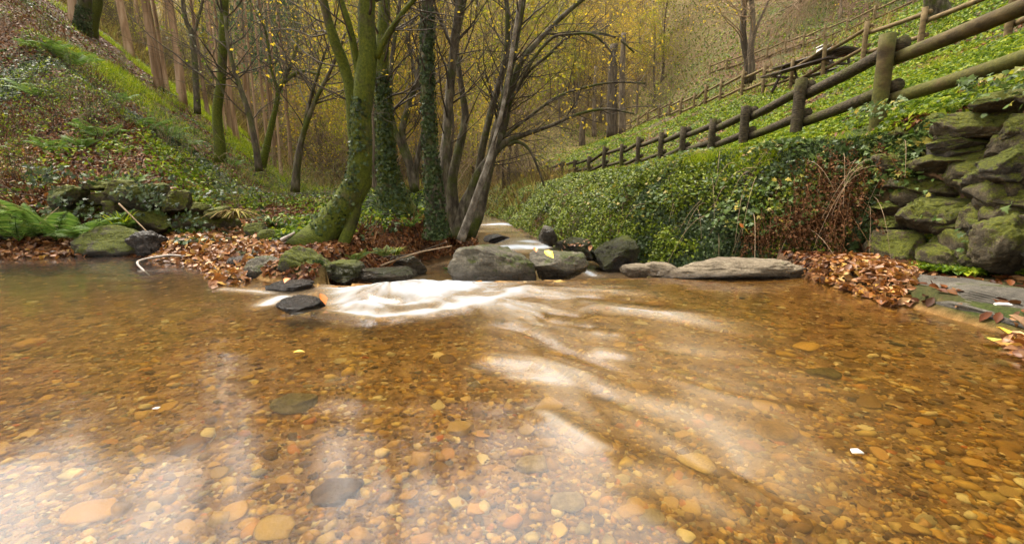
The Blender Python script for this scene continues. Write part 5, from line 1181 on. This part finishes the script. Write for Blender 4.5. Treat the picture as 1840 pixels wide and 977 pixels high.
for px, py, w, lab, mt in [(1395, 818, 75, 'large golden stone on the stream bed at the end of the fast water', 'oleaf'), (1330, 690, 40, 'bright ochre stone under the water right of the fast water', 'oleaf'), (612, 918, 90, 'big dark purple brown stone under water near the bottom of the picture', 'plank'), (958, 862, 62, 'pale cream stone under water below the fast water', 'bleaf'),
                       (1020, 930, 60, 'pale rounded stone near the bottom of the picture', 'bleaf'), (1168, 958, 46, 'cream stone at the bottom edge of the picture', 'bleaf'), (530, 765, 80, 'large grey green flat stone under the sky reflection', 'stickpale'), (1475, 712, 56, 'olive flat stone under the water at the right', 'gleaf')]:
    q = PZ(px, py, -.2); z = float(height(q[0:1], q[1:2])[0]); sz = w / FPX * (q[1] + .2); mt_ = rock_mat('bed_stone', [(.3, tuple(c * .35 for c in {'oleaf': (.5, .27, .06), 'plank': (.22, .125, .07), 'bleaf': (.56, .40, .20), 'stickpale': (.30, .24, .12), 'gleaf': (.28, .2, .06)}[mt])), (.7, {'oleaf': (.5, .27, .06), 'plank': (.22, .125, .07), 'bleaf': (.56, .40, .20), 'stickpale': (.30, .24, .12), 'gleaf': (.28, .2, .06)}[mt])], 0, .6); 
    [l.inputs[0].links and mt_.node_tree.links.remove(l.inputs[0].links[0]) for l in mt_.node_tree.nodes if l.bl_idname == 'ShaderNodeMix' and l.blend_type == 'MULTIPLY']; [setattr(l.inputs[0], 'default_value', 0) for l in mt_.node_tree.nodes if l.bl_idname == 'ShaderNodeMix' and l.blend_type == 'MULTIPLY']
    V, F = rock_shape((sz, sz * .8, sz * .4), px, 4, 6, .1, .85, .8); tag(obj('bed_stone', mesh('bed_stone', V, [F], mt_), None, (q[0], q[1], z + sz * .08)), lab, 'stone')
# gravel between them
n = 64000; r = np.random.default_rng(62)
Y = .45 * (5 / .45) ** r.random(n); X = r.uniform(-1.9, 1.5, n) * (Y + .3); z = height(X, Y); k = (z < -.012) & (X < 2.35) & (Y < np.interp(X, YB_X, YB_Y)) & (r.random(n) > .85 * sstep(Y, 2.4, 3.3) * sstep(-X, 1.5, 2.4)); X, Y, z = X[k], Y[k], z[k]
V1, F1_ = ICO[1]; gs = np.exp(r.normal(0, .5, len(X))) * .0075 * (1 + .22 * Y)
cov = (V1 * [1, .8, .42]) * (1 + .12 * np.random.default_rng(3).normal(size=(len(V1), 1)))
V, F = scatter(cov, [F1_], np.stack([X, Y, z], 1), np.tile([[0, 0, 1.]], (len(X), 1)), gs, .25, seed=63)
tag(obj('gravel', mesh('gravel', V, F, M['gravel'])), 'fine ochre gravel covering the stream bed', 'gravel', None, 'stuff')

# ------------------------------------------------------------------ single leaves and flakes
def leaf(label, px, py, z, size, mat, rot, tilt=(0, 0), on=None):
    q = PZ(px, py, z) if on is None else P(px, py, on)
    V, F = scatter(*OAK, np.zeros((1, 3)), np.array([[0, 0, 1.]]), np.array([size]), 0.0, np.array([rot]), 1)
    V = np.concatenate([V, V + [0, 0, -.0015]]); n = len(V) // 2; F2 = [np.concatenate([F[0], F[0][:, ::-1] + n])]
    o = tag(obj('fallen_leaf', mesh('fallen_leaf', V, F2, M[mat], False), None, q), label, 'leaf'); o.rotation_euler = (tilt[0], tilt[1], 0); return o
leaf('yellow leaf lying on the crest of the low grey boulder in the dam', 986, 456, 0, .11, 'yleaf', .5, (.5, -.2), 3.62)
leaf('small orange leaf on the right shoulder of the long grey brown boulder', 962, 448, 0, .06, 'oleaf', .2, (.4, 0), 3.62)
leaf('yellow leaf floating on the pool below the white spill', 537, 632, .012, .045, 'yleaf', 2.2)
leaf('large tan leaf curling over the near end of the mossy slab', 1832, 578, .14, .10, 'bleaf', 1.2, (.7, .3))
leaf('yellow leaf at the water edge below the mossy slab', 1806, 596, .03, .08, 'yleaf', .4, (.3, .2))
leaf('yellow leaf floating by the end of the mossy slab', 1785, 612, .012, .08, 'gleaf', .1)
leaf('orange leaf on the wet black stone', 515, 503, 0, .07, 'oleaf', .1, (.1, .1), 3.1)
leaf('orange leaf caught on the flat wet slab', 580, 536, 0, .08, 'oleaf', 1.0, (.3, .6), 2.65)
leaf('orange leaf caught on brambles above the dead fern', 1332, 405, 0, .06, 'oleaf', 1.0, (1.2, .2), 4.4)
for px, py, sz, lab in [(1537, 811, .03, 'white angular flake in the water at the right'), (281, 733, .018, 'tiny white flake floating on the left of the pool')]:
    q = PZ(px, py, .012); a = np.array([(-.5, -.3, 0), (.5, -.35, 0), (.45, .35, 0), (-.25, .3, 0)]) * sz; V = np.concatenate([a, a + [0, 0, sz * .12]])
    tag(obj('paper_scrap', mesh('paper_scrap', V, [BF], M['white'], False), None, q), lab, 'scrap')
V, F = rock_shape((.085, .035, .012), 5, 3, 3, .5, .9); tag(obj('feather', mesh('feather', V, [F], M['white']), None, PZ(1802, 546, .155)), 'white fluffy feather on the mossy slab', 'feather')

# ------------------------------------------------------------------ undergrowth of the left slope
LG = 'leafy bramble shrubs on the left slope'
lb = bush_proto(11, 'twig', 'green', 'knee high leafy bramble shrub among the brown leaves of the left slope', LG, 'bramble_shrub', 12)
lb2 = bush_proto(12, 'twig_pale', 'bramble', 'knee high leafy bramble shrub among the brown leaves of the left slope', LG, 'bramble_shrub', 9)
r = np.random.default_rng(70); n_ = 0; tries = 0
while n_ < 46 and tries < 3000:
    tries += 1; y = 5.8 * (17 / 5.8) ** r.random(); x = r.uniform(-1.1, -.32) * y; z = float(height(np.array([x]), np.array([y]))[0])
    if z < .35: continue
    src = (lb, lb2)[n_ % 2]; sc = r.uniform(.16, .34)
    if n_ < 2: src.location = (x, y, z); src.scale = (sc,) * 3
    else: copy_thing(src, (x, y, z), r.uniform(0, 6.28), sc)
    n_ += 1
m = MB(); p, nn = sample(420, 5.2, 20, -1.2, -.1, lambda X, Y, z, nr, r: c_land(X, Y, z, nr, r) & (z > .15), 401)
for k in range(len(p)):
    d = np.array([r.normal(0, .7), r.normal(0, .7), r.uniform(.1, 1)]); L = r.uniform(.25, 1.0); tt = np.linspace(0, 1, 6)[:, None]
    V, pl = tube(p[k] + d * L * tt + np.array([0, 0, -.6]) * L * tt ** 2 + r.normal(0, .01, (6, 3)), np.linspace(.006, .002, 6) * r.uniform(.5, 1.3), 3, caps=False); m.add(V, pl)
tag(obj('dead_twigs', m.me('dead_twigs', M['twig'])), 'fallen twigs and dead stems lying over the left slope', 'twigs', None, 'stuff')
p, nn = sample(5000, 5.2, 16, -1.2, -.1, lambda X, Y, z, nr, r: c_land(X, Y, z, nr, r) & (n2(X, Y, .9, 161, 3) + r.normal(0, .12, len(X)) > .22), 402)
cover('dead_bracken', 'rust brown dead bracken patches on the left slope', BLADE, p, nn * .2 + [0, 0, .8], rng.uniform(.12, .35, len(p)), 'dead', .8, 403, -.02)
r = np.random.default_rng(235); n = 1500; X = r.uniform(-5.6, -2.9, n); zt = r.uniform(.15, .95, n); k = (n2(X * 1.2, zt * 2, 1.6, 96, 3) + r.normal(0, .1, n) + .25 * (zt - .6)) > .10
cover('left_wall_ivy', 'ivy and leaves trailing over the low left wall', IVY, np.stack([X, 5.28 + r.random(n) * .12, zt], 1)[k], np.tile([[0, -1., .5]], (k.sum(), 1)), r.uniform(.035, .07, k.sum()), 'ivy', .5, 236, .02)
n = 520; Y = r.uniform(1.8, 4.5, n); zt = 1.44 - np.abs(r.normal(0, .10, n)); X = 3.12 + .1 * zt - r.random(n) * .10; k = n2(Y * 1.1, zt * .2, 1.5, 97, 3) > -.12
cover('wall_top_trailers', 'green creepers hanging over the top of the dry stone wall', IVY, np.stack([X, Y, zt], 1)[k], np.tile([[-.8, -.2, .7]], (k.sum(), 1)), r.uniform(.03, .065, k.sum()), 'bramble', .5, 238, .02)
